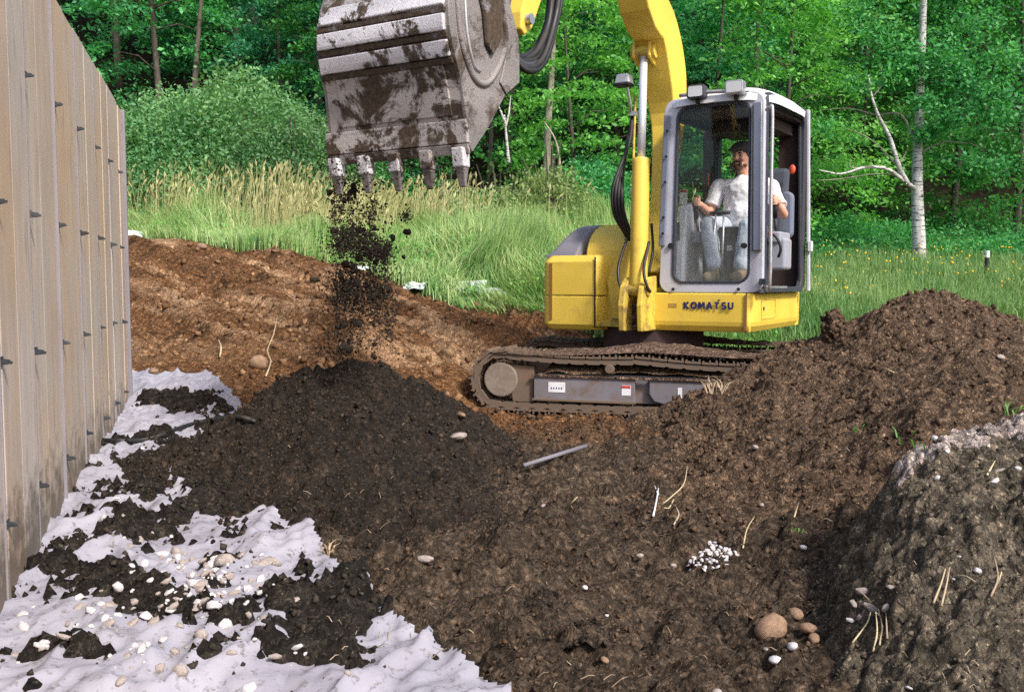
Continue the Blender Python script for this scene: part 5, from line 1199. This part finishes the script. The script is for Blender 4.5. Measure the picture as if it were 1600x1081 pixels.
# seed heads: pale spindles on stalks
x, y = gfield(30000, -9.5, 3.0, 11, 17.0, lambda x, y: leftfield(x, y) & (y > gedge(x) + .9) & (fbm(x, y, .6, 3, 202) + .35 * sstep(13.5, 16, y) + rng.normal(0, .12, len(x)) - .35 * sstep(-2.2, -.6, x) > .12)); x, y = x[:1500], y[:1500]
z = hbase(x, y); h = (.62 + .30 * sstep(13, 16.5, y) + .25 * fbm(x, y, 1.0, 2, 77)) * rng.uniform(.6, 1.3, len(x)); n_ = len(x)
bx = rng.normal(.10, .12, n_); by = rng.normal(0, .08, n_); b0 = np.stack([x, y, z], 1); t0 = b0 + np.stack([bx, by, h], 1); dr = (t0 - b0) / np.linalg.norm(t0 - b0, axis=1)[:, None]; t1 = t0 + dr * .13 + np.stack([bx * .3, by * .3, 0 * bx], 1)
vs_ = []; s = np.array([.005, 0, 0]); mdl = t0 * .5 + t1 * .5
V = np.stack([b0 - s, b0 + s, t0 + s * .6, t0 - s * .6, mdl + [.019, 0, 0], mdl - [.019, 0, 0], mdl + [0, .019, 0], mdl - [0, .019, 0], t1], 1).reshape(-1, 3); i = np.arange(n_)[:, None] * 9
tag(link('seed_heads', npmesh('seed_heads', V, [i + np.array([[0, 1, 2, 3]]), i + np.array([[2, 4, 8, 5]]), i + np.array([[2, 6, 8, 7]])]), M['seed']), 'straw coloured seed heads standing above the tall grass', 'grass', kind='stuff')
x, y = gfield(2600, 3.5, 11, 11, 17, lambda x, y: (x < .65 * y) & (fbm(x, y, .8, 2, 12) > -.1)); x, y = x[:170], y[:170]
z = hbase(x, y) + rng.uniform(.28, .5, len(x)); tag(lumps('meadow_flowers', np.stack([x, y, z], 1), np.full(len(x), .017), M['flower'], jit=.3), 'small yellow flowers dotted through the right hand meadow', 'flowers', kind='stuff')

# ------------------------------------------------------------------ trees
def leafquads(c, size, tilt=.55, n=None):
    n = len(c); nrm = rng.normal(0, 1, (n, 3)) * tilt + np.array([0, -.35, .8]); nrm /= np.linalg.norm(nrm, axis=1)[:, None]
    a = rng.normal(0, 1, (n, 3)); t = np.cross(nrm, a); t /= np.linalg.norm(t, axis=1)[:, None]; b_ = np.cross(nrm, t)
    L = size * rng.uniform(.6, 1.35, (n, 1)); W_ = L * rng.uniform(.42, .62, (n, 1))
    V = np.stack([c - t * L * .5, c + b_ * W_ * .5, c + t * L * .5, c - b_ * W_ * .5], 1).reshape(-1, 3); return V
def qmesh(name, V, m): n = len(V) // 4; me = npmesh(name, V, [np.arange(n * 4).reshape(-1, 4)]); me.materials.append(m); return me
# broad leaved weeds mixed into the grass
def weeds(name, n, keep, box, hgt, leaf, m, label):
    x, y = gfield(n, *box, keep); z = hbase(x, y); h = rng.uniform(.25, 1, len(x)) * hgt; per = 16
    c = np.stack([np.repeat(x, per), np.repeat(y, per), np.repeat(z, per)], 1); q = rng.normal(0, .10, c.shape); q[:, 2] = rng.random(len(q)) * np.repeat(h, per); q[:, :2] *= (1.2 - q[:, 2:3] / hgt * .6)
    me = qmesh(name, leafquads(c + q, leaf, .8), m); tag(link(name, me), label, 'weeds', kind='stuff')
weeds('leafy_weeds', 2600, lambda x, y: leftfield(x, y) & (fbm(x, y, 1.1, 3, 401) > .12), (-9.5, 3.2, 9.6, 18), .55, .055, M['leaf_light'], 'leafy weeds growing through the grass of the left bank')
weeds('edge_weeds', 900, lambda x, y: leftfield(x, y) & (y < gedge(x) + .5), (-9.5, 3.2, 9.6, 14), .22, .05, M['leaf_bush'], 'low weeds along the top edge of the earth ramp')
weeds('wood_edge_weeds', 3800, lambda x, y: (y > 15.6 + .6 * fbm(x, y, .7, 2, 5)) & (x > -2) & (x < .72 * y), (-2, 14, 15, 20.5), .75, .075, M['leaf_mid'], 'dark leafy undergrowth between the meadow and the wood')
def spray_crown(r, H_, zlow, nspray, per, leaf, m, name='crown', sr=(.5, .95), flat=.085):
    cs = []
    for k in range(nspray):
        t = rng.random(); z = zlow + (H_ - zlow) * t ** .85; rr = r * (1 - .55 * ((z - zlow) / (H_ - zlow)) ** 2) * rng.uniform(.35, 1.05) ** .6; a = rng.uniform(0, 2 * np.pi)
        c = np.array([rr * math.cos(a), rr * math.sin(a), z]); R0 = rng.uniform(*sr); q = rng.normal(0, .42, (per, 3)) * R0; q[:, 2] *= flat / .42 * 1.2
        q[:, 2] -= .28 * (q[:, 0] * math.cos(a) + q[:, 1] * math.sin(a)) + .25 * (q[:, 0] ** 2 + q[:, 1] ** 2)
        cs.append(c + q)
    return qmesh(name, leafquads(np.concatenate(cs), leaf), m)
def trunk_mesh(H_, r0, bend, nl, rr, m, name='trunk', z0=-.4, droop=.15):
    mb = MB(); pts = []; ph_ = random.uniform(0, 6)
    for k in range(9):
        t = k / 8; pts.append((bend * math.sin(t * 2.2 + ph_) - bend * math.sin(ph_), bend * .6 * math.cos(t * 2.6 + ph_) - bend * .6 * math.cos(ph_), z0 + (H_ - z0) * t))
    mb.tube(pts, [r0 * (1.25 if k == 0 else 1 - .8 * k / 8) for k in range(9)], 9)
    for k in range(nl):
        t = random.uniform(.15, .9); i = min(7, int(t * 8)); p = Vector(pts[i]).lerp(Vector(pts[i + 1]), t * 8 - i); a = random.uniform(0, 6.28); L = rr * random.uniform(.5, 1) * (1.1 - .6 * t)
        d = Vector((math.cos(a), math.sin(a), random.uniform(.15, .7))); e = p + d * L; mm_ = p + d * L * .5 + Vector((0, 0, .08 * L))
        mb.tube([p, mm_, e + Vector((0, 0, -droop * L))], [r0 * .32, r0 * .2, r0 * .06], 5)
    me = bpy.data.meshes.new(name); me.from_pydata(mb.v, [], mb.f); me.update(); me.polygons.foreach_set('use_smooth', [True] * len(me.polygons)); me.materials.append(m); return me
kinds = {}
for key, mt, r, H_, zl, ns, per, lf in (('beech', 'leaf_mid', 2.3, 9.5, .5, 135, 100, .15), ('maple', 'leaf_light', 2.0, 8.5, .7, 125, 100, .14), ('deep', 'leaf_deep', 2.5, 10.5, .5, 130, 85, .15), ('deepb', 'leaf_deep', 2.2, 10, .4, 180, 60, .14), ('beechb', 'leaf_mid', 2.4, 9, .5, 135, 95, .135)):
    kinds[key] = (spray_crown(r, H_, zl, ns, per, lf, M[mt]), trunk_mesh(H_ * .95, .11 if key != 'maple' else .08, .3, 16, r, M['bark']))
def tree(x, y, key, s, rz, label, group=None, name='tree', sz=None):
    z = float(hbase(x, y)); t = empty(name, (x, y, z), rz, label=label, cat='tree', group=group); t.scale = (s, s, sz or s)
    c = link('crown', kinds[key][0], None, t); k = link('trunk', kinds[key][1], None, t); return t
def gx(u, Y): return (u - 800) / F * Y
front = [(455, 21.5, 'deepb', .62, 'dark leafy tree above the rounded bushes, left of the bucket'), (530, 21.0, 'beech', .72, 'green tree with layered leaves half hidden by the bucket'), (610, 21, 'deep', .7, 'deep green tree directly behind the raised bucket'), (760, 20, 'beechb', .66, 'leafy tree showing between bucket and hoses'),
    (905, 18.6, 'maple', .72, 'bright green layered tree left of the boom'), (960, 21, 'beech', .8, 'mid green tree directly behind the boom'), (1110, 20.5, 'beechb', .75, 'broad green tree above the cab roof'), (1225, 17.8, 'maple', .82, 'bright yellow green tree behind the cab right side'),
    (1330, 20.5, 'maple', .80, 'light green tree just left of the birch trunk'), (1480, 20, 'beech', .8, 'green tree right behind the birch trunk'), (1580, 19, 'beechb', .78, 'green layered tree at the right edge of the picture')]
for k, (u, Y, key, s, lab) in enumerate(front):
    x = gx(u, Y); zz = 1.0
    tree(x, Y, key, s, random.uniform(0, 6.28), lab)
for k in range(44):
    row = k // 11; Y = 24.5 + row * 4.2 + random.uniform(-1, 1); u = -60 + (k % 11) * 172 + random.uniform(-50, 50) + row * 60
    if u < 200 and row < 1: continue
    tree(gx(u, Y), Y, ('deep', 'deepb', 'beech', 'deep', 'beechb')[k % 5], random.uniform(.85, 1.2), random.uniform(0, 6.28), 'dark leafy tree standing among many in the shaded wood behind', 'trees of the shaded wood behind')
# bushes: fine leaves on a rounded crown
def bush_mesh(rx, rz_, n, leaf, m, name='foliage'):
    d = rng.normal(0, 1, (n, 3)); d /= np.linalg.norm(d, axis=1)[:, None]; d[:, 2] = np.abs(d[:, 2]) * 1.0 - .1
    az = np.arctan2(d[:, 1], d[:, 0]); lump = 1 + .22 * fbm(az * 1.6 + 3, d[:, 2] * 3, 1.3, 3, random.randint(0, 999)); rr = rng.uniform(.62, 1.05, n) ** .6 * lump
    c = d * rr[:, None] * np.array([rx, rx, rz_]); c += rng.normal(0, .06, c.shape); return qmesh(name, leafquads(c, leaf, .9), m)
def stems(n, h, sp, r, m, name='stem'):
    mb = MB()
    for k in range(n):
        a = random.uniform(0, 6.28); e = Vector((math.cos(a) * sp * random.random(), math.sin(a) * sp * random.random(), h * random.uniform(.6, 1))); mb.tube([(0, 0, -.1), e * .5 + Vector((0, 0, .1)), e], [r, r * .7, r * .3], 5)
    me = bpy.data.meshes.new(name); me.from_pydata(mb.v, [], mb.f); me.update(); me.materials.append(m); return me
bushes = [bush_mesh(1.5, 2.1, 24000, .062, M['leaf_bush']), bush_mesh(1.3, 1.8, 18000, .058, M['leaf_bush']), bush_mesh(1.1, 1.2, 8000, .07, M['leaf_dull']), bush_mesh(1.6, 2.3, 14000, .085, M['leaf_mid'])]
bst = stems(14, 1.6, .8, .025, M['bark'])
def bush(u, Y, k, s, lab, dz=0, sz=1):
    x = gx(u, Y); t = empty('bush', (x, Y, float(hbase(x, Y)) + dz), random.uniform(0, 6), label=lab, cat='bush'); t.scale = (s, s, s * sz)
    link('foliage', bushes[k], None, t); link('stem', bst, None, t)
bush(215, 18.5, 3, 1.05, 'dark bush next to the top corner of the wall')
bush(290, 18, 0, 1.3, 'rounded grey green bush beside the wall top'); bush(385, 18.6, 0, 1.5, 'largest rounded grey green bush between wall and bucket'); bush(470, 17.6, 1, 1.35, 'rounded bush just left of the bucket')
bush(560, 18.5, 3, .85, 'low green bush below the bucket teeth'); bush(780, 16.6, 2, 1.05, 'pale olive bush right of the bucket teeth', 0, .9); bush(860, 16.8, 2, 1.1, 'pale olive shrub left of the hoses', 0, 1.15); bush(700, 17.5, 2, .9, 'small olive shrub right behind the falling soil')
bush(930, 18, 3, .9, 'mid green bush left of the boom foot', -.2)
bush(1310, 18.5, 3, .75, 'low dark bush right beside the cab', -.3, .7); bush(1390, 18.8, 3, .72, 'low bush left of the birch foot', -.3, .6); bush(1540, 17.2, 3, .70, 'low leafy bush at the right edge', -.4, .6); bush(1480, 17.5, 3, .55, 'small low bush right of the birch foot', -.35, .6)
# birch
bY = 15.6
birch = empty('birch_tree', P(1437, 416, bY), 0, label='white barked birch with bare lower limbs right of the cab', cat='tree'); birch.location.z = float(hbase(P(1437, 416, bY).x, bY))
def BP(u, v, dy=0): return P(u, v, bY + dy) - birch.location
tp = [(1437, 430, .165), (1436, 380, .15), (1434, 330, .14), (1433, 290, .128), (1434, 240, .11), (1436, 190, .10), (1438, 130, .092), (1441, 60, .085), (1443, 0, .075), (1446, -80, .06), (1446, -200, .03)]
MB().tube([BP(u, v) for u, v, r in tp], [r * .72 for *_, r in tp], 14).build('trunk', M['birch'], birch, smooth=True)
for pts, r in (([(1432, 296, 0), (1415, 285, -.2), (1385, 264, -.4), (1350, 262, -.5), (1315, 272, -.6), (1280, 266, -.7)], .045), ([(1418, 288, -.2), (1405, 262, -.3), (1390, 215, -.3), (1372, 180, -.35), (1362, 150, -.3), (1357, 118, -.3)], .050),
               ([(1434, 250, 0), (1425, 210, .1), (1405, 178, .1), (1370, 180, .2), (1330, 170, .2), (1283, 172, .2)], .028), ([(1436, 244, 0), (1450, 232, -.1), (1478, 222, -.2), (1510, 224, -.3)], .024),
               ([(1350, 262, -.5), (1330, 262, -.5), (1328, 250, -.5)], .014), ([(1400, 275, -.3), (1370, 272, -.3), (1310, 280, -.4), (1275, 282, -.5)], .014), ([(1398, 255, -.3), (1375, 230, -.2), (1350, 212, -.2), (1320, 200, -.2)], .014),
               ([(1402, 262, -.3), (1415, 240, -.2), (1420, 228, -.1)], .014), ([(1365, 150, -.3), (1380, 128, -.3), (1375, 100, -.3)], .012)):
    c = curve_pts([BP(*p) for p in pts], 16); MB().tube(c, [r * (1 - .8 * k / (len(c) - 1)) for k in range(len(c))], 7).build('limb', M['pale_bark'] if r < .04 else M['birch'], birch, smooth=True)
cs = []
for (u, v, dy, R0, k) in [(1440, 160, -.5, .30, 260), (1435, 95, -.3, .45, 380), (1500, 120, -.4, .5, 420), (1380, 60, -.2, .6, 520), (1520, 40, 0, .7, 620), (1340, 20, .2, .6, 420), (1460, 200, -.3, .30, 160), (1565, 180, -.6, .6, 500), (1515, 250, -.5, .3, 160), (1560, 260, -.2, .4, 220), (1445, 210, -.3, .28, 260), (1425, 110, -.4, .3, 260), (1470, 90, -.5, .5, 520), (1540, 150, -.6, .6, 700), (1490, 180, -.6, .4, 400), (1400, 120, -.3, .4, 360), (1580, 90, -.6, .6, 500), (1350, 130, 0, .4, 220), (1290, 200, 0, .3, 140), (1440, -60, 0, 1.2, 1400), (1300, -60, 0, 1, 900), (1580, -50, 0, 1, 900)]:
    c = np.array(BP(u, v, dy)); q = rng.normal(0, .42, (k, 3)) * R0; q[:, 2] *= .7; cs.append(c + q)
link('crown', qmesh('birch_leaves', leafquads(np.concatenate(cs), .085, .8), M['leaf_mid']), None, birch)
# slim pale trunks of the wood edge
def slim(pts, r, Y, lab, m='pale_bark', name='young_tree', leaves=0):
    b0 = P(*pts[0], Y); b0.z = float(hbase(b0.x, Y)); t = empty(name, b0, 0, label=lab, cat='tree')
    c = curve_pts([P(u, v, Y) - b0 for u, v in pts], 16); MB().tube(c, [r * (1 - .6 * k / 16) for k in range(17)], 8).build('trunk', M[m], t, smooth=True)
    if leaves:
        top = np.array(c[-1]); q = rng.normal(0, .5, (leaves, 3)) + top; link('crown', qmesh('young_leaves', leafquads(q, .09, .8), M['leaf_light']), None, t)
    return t
slim([(853, 330), (856, 200), (862, 120), (866, 50), (872, -60)], .085, 18.2, 'slender leaning grey trunk between bucket and boom', leaves=500)
t = slim([(795, 255), (793, 235), (790, 200), (788, 180)], .035, 17.2, 'tiny bare white forked sapling right of the bucket', 'birch', 'sapling')
for pts in ([(790, 195), (783, 175), (776, 160)], [(790, 198), (795, 178), (798, 150)]):
    c = [P(u, v, 17.2) - t.location for u, v in pts]; MB().tube(c, [.026, .018, .008], 6).build('limb', M['birch'], t)
slim([(1182, 250), (1181, 150), (1184, 60), (1186, -40)], .075, 19.0, 'thin grey trunk rising behind the cab roof lights', leaves=500)
slim([(880, 330), (875, 260), (868, 220), (850, 190)], .03, 17.0, 'thin curved stem rising from the olive shrubs', leaves=60)
slim([(1000, 300), (1003, 150), (998, 20), (1000, -40)], .07, 21.5, 'narrow shaded trunk hidden behind the boom', 'bark')
slim([(300, 260), (305, 120), (318, -40)], .10, 22.5, 'shaded trunk above the bushes near the wall', 'bark')

# ------------------------------------------------------------------ small things on the ground
def place(name, u, v, label, cat, group=None):
    return empty(name, hit(u, v), random.uniform(0, 6.28), label=label, cat=cat, group=group)
def rock_mesh(seed, n=3):
    import bmesh
    b = bmesh.new(); bmesh.ops.create_icosphere(b, subdivisions=n, radius=1)
    for v_ in b.verts:
        c = v_.co; k = 1 + .16 * float(fbm(c.x + seed * 7, c.y + c.z * 1.7, 1.2, 2, seed)) + .04 * float(fbm(c.x * 3, c.z * 3 + c.y * 2, 2, 2, seed + 3)); v_.co = c * k
    me = bpy.data.meshes.new('stone'); b.to_mesh(me); b.free(); me.polygons.foreach_set('use_smooth', [n == 3] * len(me.polygons)); return me
def stonem(name, c0, c1):
    m, n, b = mat(name); b.inputs['Roughness'].default_value = .8; co = objco(n); a = noise(n, 2.5, 6, .65, co)
    col = ramp(n, a, [(.3, c0), (.65, c1)]); oi = N(n, 'ShaderNodeObjectInfo'); col = mixc(n, ramp(n, noise(n, 3.5, 5, .7, co), [(.58, (0, 0, 0)), (.7, (.8, .8, .8))]), col, (.06, .045, .035)); n.links.new(col, b.inputs['Base Color']); bump(n, b, noise(n, 12, 6, .7, co), .3, .05); return m
M['tan_stone'] = stonem('tan_stone', (.17, .10, .06), (.30, .19, .12)); M['white_stone'] = stonem('white_stone', (.40, .37, .37), (.60, .57, .58)); M['grey_stone'] = stonem('grey_stone', (.22, .18, .16), (.38, .32, .29))
rocks = [rock_mesh(k) for k in range(5)]; 
def stone(u, v, px, mt, lab, asp=(1, .8, .6), group=None, cat='stone', name='stone', rot=None):
    p = hit(u, v); k = px * p.y / F / 2; me = rocks[random.randint(0, 4)].copy() if mt not in stone.c else stone.c[mt][random.randint(0, 4)]
    if mt not in stone.c:
        stone.c[mt] = []
        for r in rocks: q = r.copy(); q.materials.append(M[mt]); stone.c[mt].append(q)
        me = stone.c[mt][0]
    o = link(name, me); o.location = p + Vector((0, 0, k * asp[2] * .45)); o.scale = (k * asp[0], k * asp[1], k * asp[2]); o.rotation_euler = rot or (random.uniform(-.3, .3), random.uniform(-.3, .3), random.uniform(0, 6.28)); return tag(o, lab, cat, group)
stone.c = {}
chips = []
for k in range(6):
    q = IV * (1 + rng.uniform(-.22, .22, (12, 1))) * rng.uniform(.7, 1.2, (1, 3)); c_ = npmesh('stone', q, [IF], False); chips.append(c_)
def chip(u, v, px, mt, lab, group=None, cat='stone'):
    p = hit(u, v); k = px * p.y / F / 2; key = 'chip' + mt
    if key not in stone.c:
        stone.c[key] = []
        for r in chips: q = r.copy(); q.materials.append(M[mt]); stone.c[key].append(q)
    o = link(cat, random.choice(stone.c[key])); o.location = p + Vector((0, 0, k * .0)); o.scale = (k * random.uniform(.8, 1.5), k * random.uniform(.6, 1.0), k * random.uniform(.4, .9)); o.rotation_euler = (random.uniform(-.6, .6), random.uniform(-.6, .6), random.uniform(0, 6.28))
    bv = o.modifiers.new('bevel', 'BEVEL'); bv.width = .05; bv.segments = 1; return tag(o, lab, cat, group)
stone(1204, 990, 52, 'tan_stone', 'largest rounded tan cobble in the lower right hollow', (1.1, .8, .8), rot=(0, -.5, .4))
stone(1243, 962, 26, 'tan_stone', 'small tan cobble above the largest one'); stone(1262, 985, 28, 'tan_stone', 'half buried brown stone right of the largest cobble'); stone(1272, 1000, 22, 'tan_stone', 'small tan oval stone beside the bank foot')
stone(1238, 1012, 21, 'white_stone', 'white pebble right of the other white pebble under the tan cobble'); stone(1212, 1034, 23, 'white_stone', 'lower white egg shaped pebble under the tan cobble'); stone(1197, 1016, 12, 'grey_stone', 'tiny pale pebble left of the white pebbles')
stone(404, 572, 30, 'tan_stone', 'round tan boulder behind the black pile', (1, .8, .8)); stone(240, 583, 20, 'tan_stone', 'round tan stone at the fabric far edge'); stone(1255, 857, 13, 'white_stone', 'single white chip on the brown slope')
stone(662, 876, 30, 'grey_stone', 'flat pale stone low on the black pile', (1.2, .6, .4)); stone(716, 685, 32, 'grey_stone', 'flat olive stone near the crest of the black pile', (1.3, .8, .4)); stone(850, 793, 14, 'grey_stone', 'grey chip in the hollow left of the twigs')
stone(914, 920, 12, 'white_stone', 'white shell chip in the hollow'); stone(948, 962, 7, 'white_stone', 'tiny white fleck low in the hollow'); stone(315, 388, 18, 'tan_stone', 'tan stone on the far rim of the ramp'); stone(720, 650, 22, 'tan_stone', 'orange stone at the right shoulder of the black pile', (1.6, .6, .4))
stone(945, 1033, 16, 'tan_stone', 'small tan pebble near the bottom edge'); stone(1120, 1085, 20, 'grey_stone', 'grey pebble at the bottom edge')
for (u, v, s_) in ((1000, 870, 14), (1052, 885, 12), (1180, 700, 12), (1190, 790, 10), (1563, 560, 14)): stone(u, v, s_, 'grey_stone', 'small grey chip lying on the brown soil slope', group='grey chips on the brown soil')
# white granules
for k in range(62):
    a = random.uniform(0, 6.28); r = random.random() ** .6; u = 1113 + r * math.cos(a) * 38 + 8 * math.sin(a * 2); v = 868 + r * math.sin(a) * 22 - .25 * (u - 1113)
    chip(u, v, random.uniform(7, 13), 'white_stone', 'white granule in the cluster spilled on the brown slope', 'white granules spilled on the slope', 'granule')
# white stones strewn on the fabric
cnt = 0
for (u0, v0, ru, rv_, k) in ((330, 905, 55, 40, 46), (260, 930, 90, 50, 44), (150, 960, 60, 30, 22), (360, 950, 60, 45, 30), (230, 1010, 80, 30, 22), (60, 990, 50, 40, 12), (420, 900, 40, 30, 16), (190, 830, 40, 30, 8), (270, 870, 30, 12, 8), (420, 1020, 120, 30, 8)):
    for j in range(k):
        u = random.gauss(u0, ru * .55); v = random.gauss(v0, rv_ * .6)
        if u < 5 or v > 1078: continue
        p = hit(u, v)
        if not in_poly(np.array([p.x]), np.array([p.y]), FAB)[0]: continue
        chip(u, v, 6 + 22 * random.random() ** 1.6, 'white_stone' if random.random() < .5 else 'grey_stone', 'pale angular stone among many strewn over the white fabric', 'pale stones strewn on the fabric'); cnt += 1
for (u, v, s_) in ((206, 886, 12), (278, 888, 10), (268, 843, 9), (205, 895, 8), (222, 702, 8)): stone(u, v, s_, 'white_stone', 'lone white stone on the black soil beside the fabric', group='lone white stones on black soil')
# grey pipe
a, b_ = hit(818, 740) + Vector((0, -.01, .05)), hit(915, 716) + Vector((0, -.02, .08))
o = MB().tube([a, b_], .013, 12).build('pipe', M['hood_dark'], None, smooth=True); tag(o, 'short grey pipe lying across the hollow below the tracks', 'pipe')
# black hose on the fabric
hp = [hit(u, v) + Vector((0, 0, .012)) for u, v in ((153, 690), (185, 691), (222, 690), (258, 681), (290, 668), (330, 660), (372, 655), (400, 662))]
tag(MB().tube(curve_pts(hp, 40), .014, 8).build('hose', M['rubber'], None, smooth=True), 'black hose leading from the wall across the white fabric', 'hose')
def twig(name, lines, r, mt, label, cat='twig', lift=.03, group=None):
    b0 = hit(*lines[0][0]); t = empty(name, b0, 0, label=label, cat=cat, group=group)
    for ln_ in lines:
        pts = []
        for k, (u, v) in enumerate(ln_):
            pts.append(hit(u, v) - b0 + Vector((0, -.01, lift * (.3 + k * .6))))
        c = curve_pts(pts, 8) if len(pts) > 2 else pts
        MB().tube(c, [r * (1 - .5 * k / (len(c) - 1)) for k in range(len(c))], 5).build('stem', M[mt], t, smooth=True)
twig('twig', [[(1034, 790), (1052, 780), (1068, 768), (1073, 745)], [(1052, 782), (1045, 800), (1037, 806)]], .005, 'straw', 'forked pale root sticking out of the slope above the granules')
twig('twig', [[(1020, 808), (1025, 790), (1028, 775)], [(1028, 775), (1022, 765)]], .006, 'label_white', 'short white stick left of the forked root')
twig('twig', [[(1052, 822), (1060, 812), (1056, 806)]], .005, 'straw', 'small hooked white root below the forked root')
twig('twig', [[(888, 792), (902, 784)]], .005, 'straw', 'short straw coloured stick in the hollow')
twig('twig', [[(1160, 858), (1166, 835), (1178, 820)]], .004, 'straw', 'thin curved root right of the white granules')
twig('twig', [[(1240, 810), (1247, 792)]], .004, 'straw', 'thin upright straw on the brown slope')
twig('stalk', [[(416, 590), (424, 572), (418, 560), (428, 540), (434, 515)]], .008, 'straw', 'dry yellow stalk beside the tan boulder', 'stalk', .05)
twig('stalk', [[(344, 560), (346, 548), (342, 540)]], .010, 'straw', 'short dry stalk on the ramp left of the boulder', 'stalk', .04)
twig('root', [[(1330, 1006), (1352, 985), (1358, 975)], [(1362, 1020), (1368, 1000), (1366, 975)], [(1384, 1000), (1382, 968)], [(1372, 1010), (1376, 990), (1370, 970)]], .0035, 'straw', 'splayed pale roots low on the bank edge', 'root')
twig('root', [[(1456, 945), (1468, 922), (1474, 908)], [(1468, 950), (1476, 925), (1480, 910)], [(1474, 908), (1482, 898)]], .004, 'straw', 'forked pale root in the middle of the bank', 'root')
twig('root', [[(1545, 935), (1556, 915), (1550, 890)], [(1556, 915), (1562, 905)]], .004, 'straw', 'bent pale root right on the bank', 'root')
twig('root', [[(1540, 745), (1552, 730)]], .004, 'straw', 'short pale stick high on the bank', 'root')
twig('root', [[(1305, 525), (1313, 512)]], .008, 'straw', 'pale straw on the lump beside the mound', 'root')
twig('root', [[(1380, 577), (1395, 588)]], .007, 'straw', 'pale straw on the middle of the mound', 'root')
sx1 = []
for k in range(100):
    u = random.uniform(400, 1590); v = random.uniform(660, 1075)
    p = hit(u, v); sx1.append((p, random.uniform(.015, .05)))
mb = MB()
for p, L in sx1:
    a = random.uniform(0, 6.28); d = Vector((math.cos(a), math.sin(a), random.uniform(0, .8))) * L; mb.tube([p, p + d * .6 + Vector((0, 0, .006)), p + d], [.0016, .0014, .0008], 4)
tag(mb.build('root_bits', M['straw'], None), 'fine straw and root bits strewn through the soil', 'straw', kind='stuff')
def tuft(u, v, n, h, lab, spread=.03, mt='green_blade'):
    p = hit(u, v); t = empty('grass_tuft', p, 0, label=lab, cat='grass tuft')
    mb = MB()
    for k in range(n):
        a = random.uniform(0, 6.28); b0 = Vector((random.uniform(-1, 1) * spread, random.uniform(-1, 1) * spread, -.01)); L = h * random.uniform(.5, 1); o_ = Vector((math.cos(a) * .5, math.sin(a) * .5, 1)).normalized() * L
        wv = Vector((.004, 0, 0)); mb.add([b0 - wv, b0 + wv, b0 + o_ * .6 + wv * .8, b0 + o_ * .6 - wv * .8, b0 + o_ + Vector((math.cos(a) * L * .25, math.sin(a) * L * .25, -.02))], [(0, 1, 2, 3), (3, 2, 4)])
    mb.build('blades', M[mt], t)
tuft(1581, 648, 9, .12, 'green grass tuft on the crest of the near bank'); tuft(1408, 690, 4, .14, 'few green blades at the corner of the near bank'); tuft(1120, 612, 26, .16, 'straw and green tuft against the buried end of the track', .07, 'straw'); tuft(1340, 674, 5, .1, 'lone green blade lying left of the bank', .02)
tuft(513, 866, 12, .10, 'small yellow green tuft on the black pile', .03, 'straw'); tuft(975, 652, 40, .07, 'flattened yellow green grass below the track', .14, 'seed'); tuft(1240, 828, 6, .05, 'tiny green weed on the brown slope'); tuft(1440, 700, 4, .08, 'single green shoot on the bank crust')
# crust plates on the bank lip
for (u, v, s_) in ((1350, 925, 22), (1392, 918, 22), (1362, 950, 24), (1335, 945, 18), (1385, 950, 20), (1344, 965, 18), (1330, 970, 12), (1460, 685, 14), (1480, 705, 10), (1555, 752, 12), (1500, 870, 8), (1528, 892, 12), (1490, 905, 9), (1420, 1075, 14), (1560, 735, 16), (1590, 732, 12), (1465, 748, 14)):
    chip(u, v, s_ * 1.15, 'grey_stone' if s_ > 14 else 'white_stone', 'pale stone embedded in the face of the near bank', 'pale stones in the near bank')
# clump on the mound shoulder
cl = empty('earth_clump', hit(1302, 526), 0, label='rough upright clump of dark earth on the mound left shoulder', cat='earth clump')
pp = rng.normal(0, 1, (420, 3)); pp = pp / np.linalg.norm(pp, axis=1)[:, None] * rng.uniform(.5, 1, (420, 1)) * np.array([.085, .085, .13]) + np.array([0, 0, .06]); tag(crumbs('clod', pp, rng.uniform(.010, .034, 420), M['brown_clod'], cl), kind='stuff')
# litter: white scraps in the grass, marker post
def scrap(u, v, Y, s, lab, name='plastic_scrap'):
    p = P(u, v, Y); z = float(hbase(p.x, Y)); v_ = []; f = []
    for i in range(7):
        for j in range(6): v_.append(((i / 6 - .5) * s * 2 + random.uniform(-.03, .03) * s, (j / 5 - .5) * s + random.uniform(-.05, .05) * s, .06 + .30 * s * abs(float(fbm(i * .7 + u, j * .7, .6, 2, 4))) + .04 * random.random()))
    for i in range(6):
        for j in range(5): k = i * 6 + j; f.append((k, k + 1, k + 7, k + 6))
    o = MB().add(v_, f).build(name, M['scrap'], None); o.location = (p.x, Y, z); o.rotation_euler = (R_(35), random.uniform(-.3, .3), random.uniform(-.4, .4)); md = o.modifiers.new('thick', 'SOLIDIFY'); md.thickness = .006; tag(o, lab, 'scrap')
M['scrap'] = paint('scrap', (.50, .54, .52), .6, dirt=.3)
scrap(205, 335, 14.2, .28, 'white crumpled sheet in the grass beside the wall'); scrap(735, 440, 11.9, .22, 'pale plastic scrap in the flattened grass, larger one'); scrap(770, 436, 11.7, .18, 'pale plastic scrap near the excavator left side'); scrap(650, 441, 11.9, .14, 'small white scrap at the ramp edge'); scrap(562, 415, 12.2, .13, 'white scrap behind the falling soil')
p = P(1541, 440, 13.2); z = float(hbase(p.x, 13.2)); t = empty('marker_post', (p.x, 13.2, z), 0, label='short black post with white cap in the meadow, far right', cat='post')
MB().tube([(0, 0, -.1), (0, 0, .42)], .03, 10).build('shaft', M['black'], t); MB().tube([(0, 0, .421), (0, 0, .52)], .033, 10).build('cap', M['label_white'], t, bevel=.005)
print('stones', cnt)
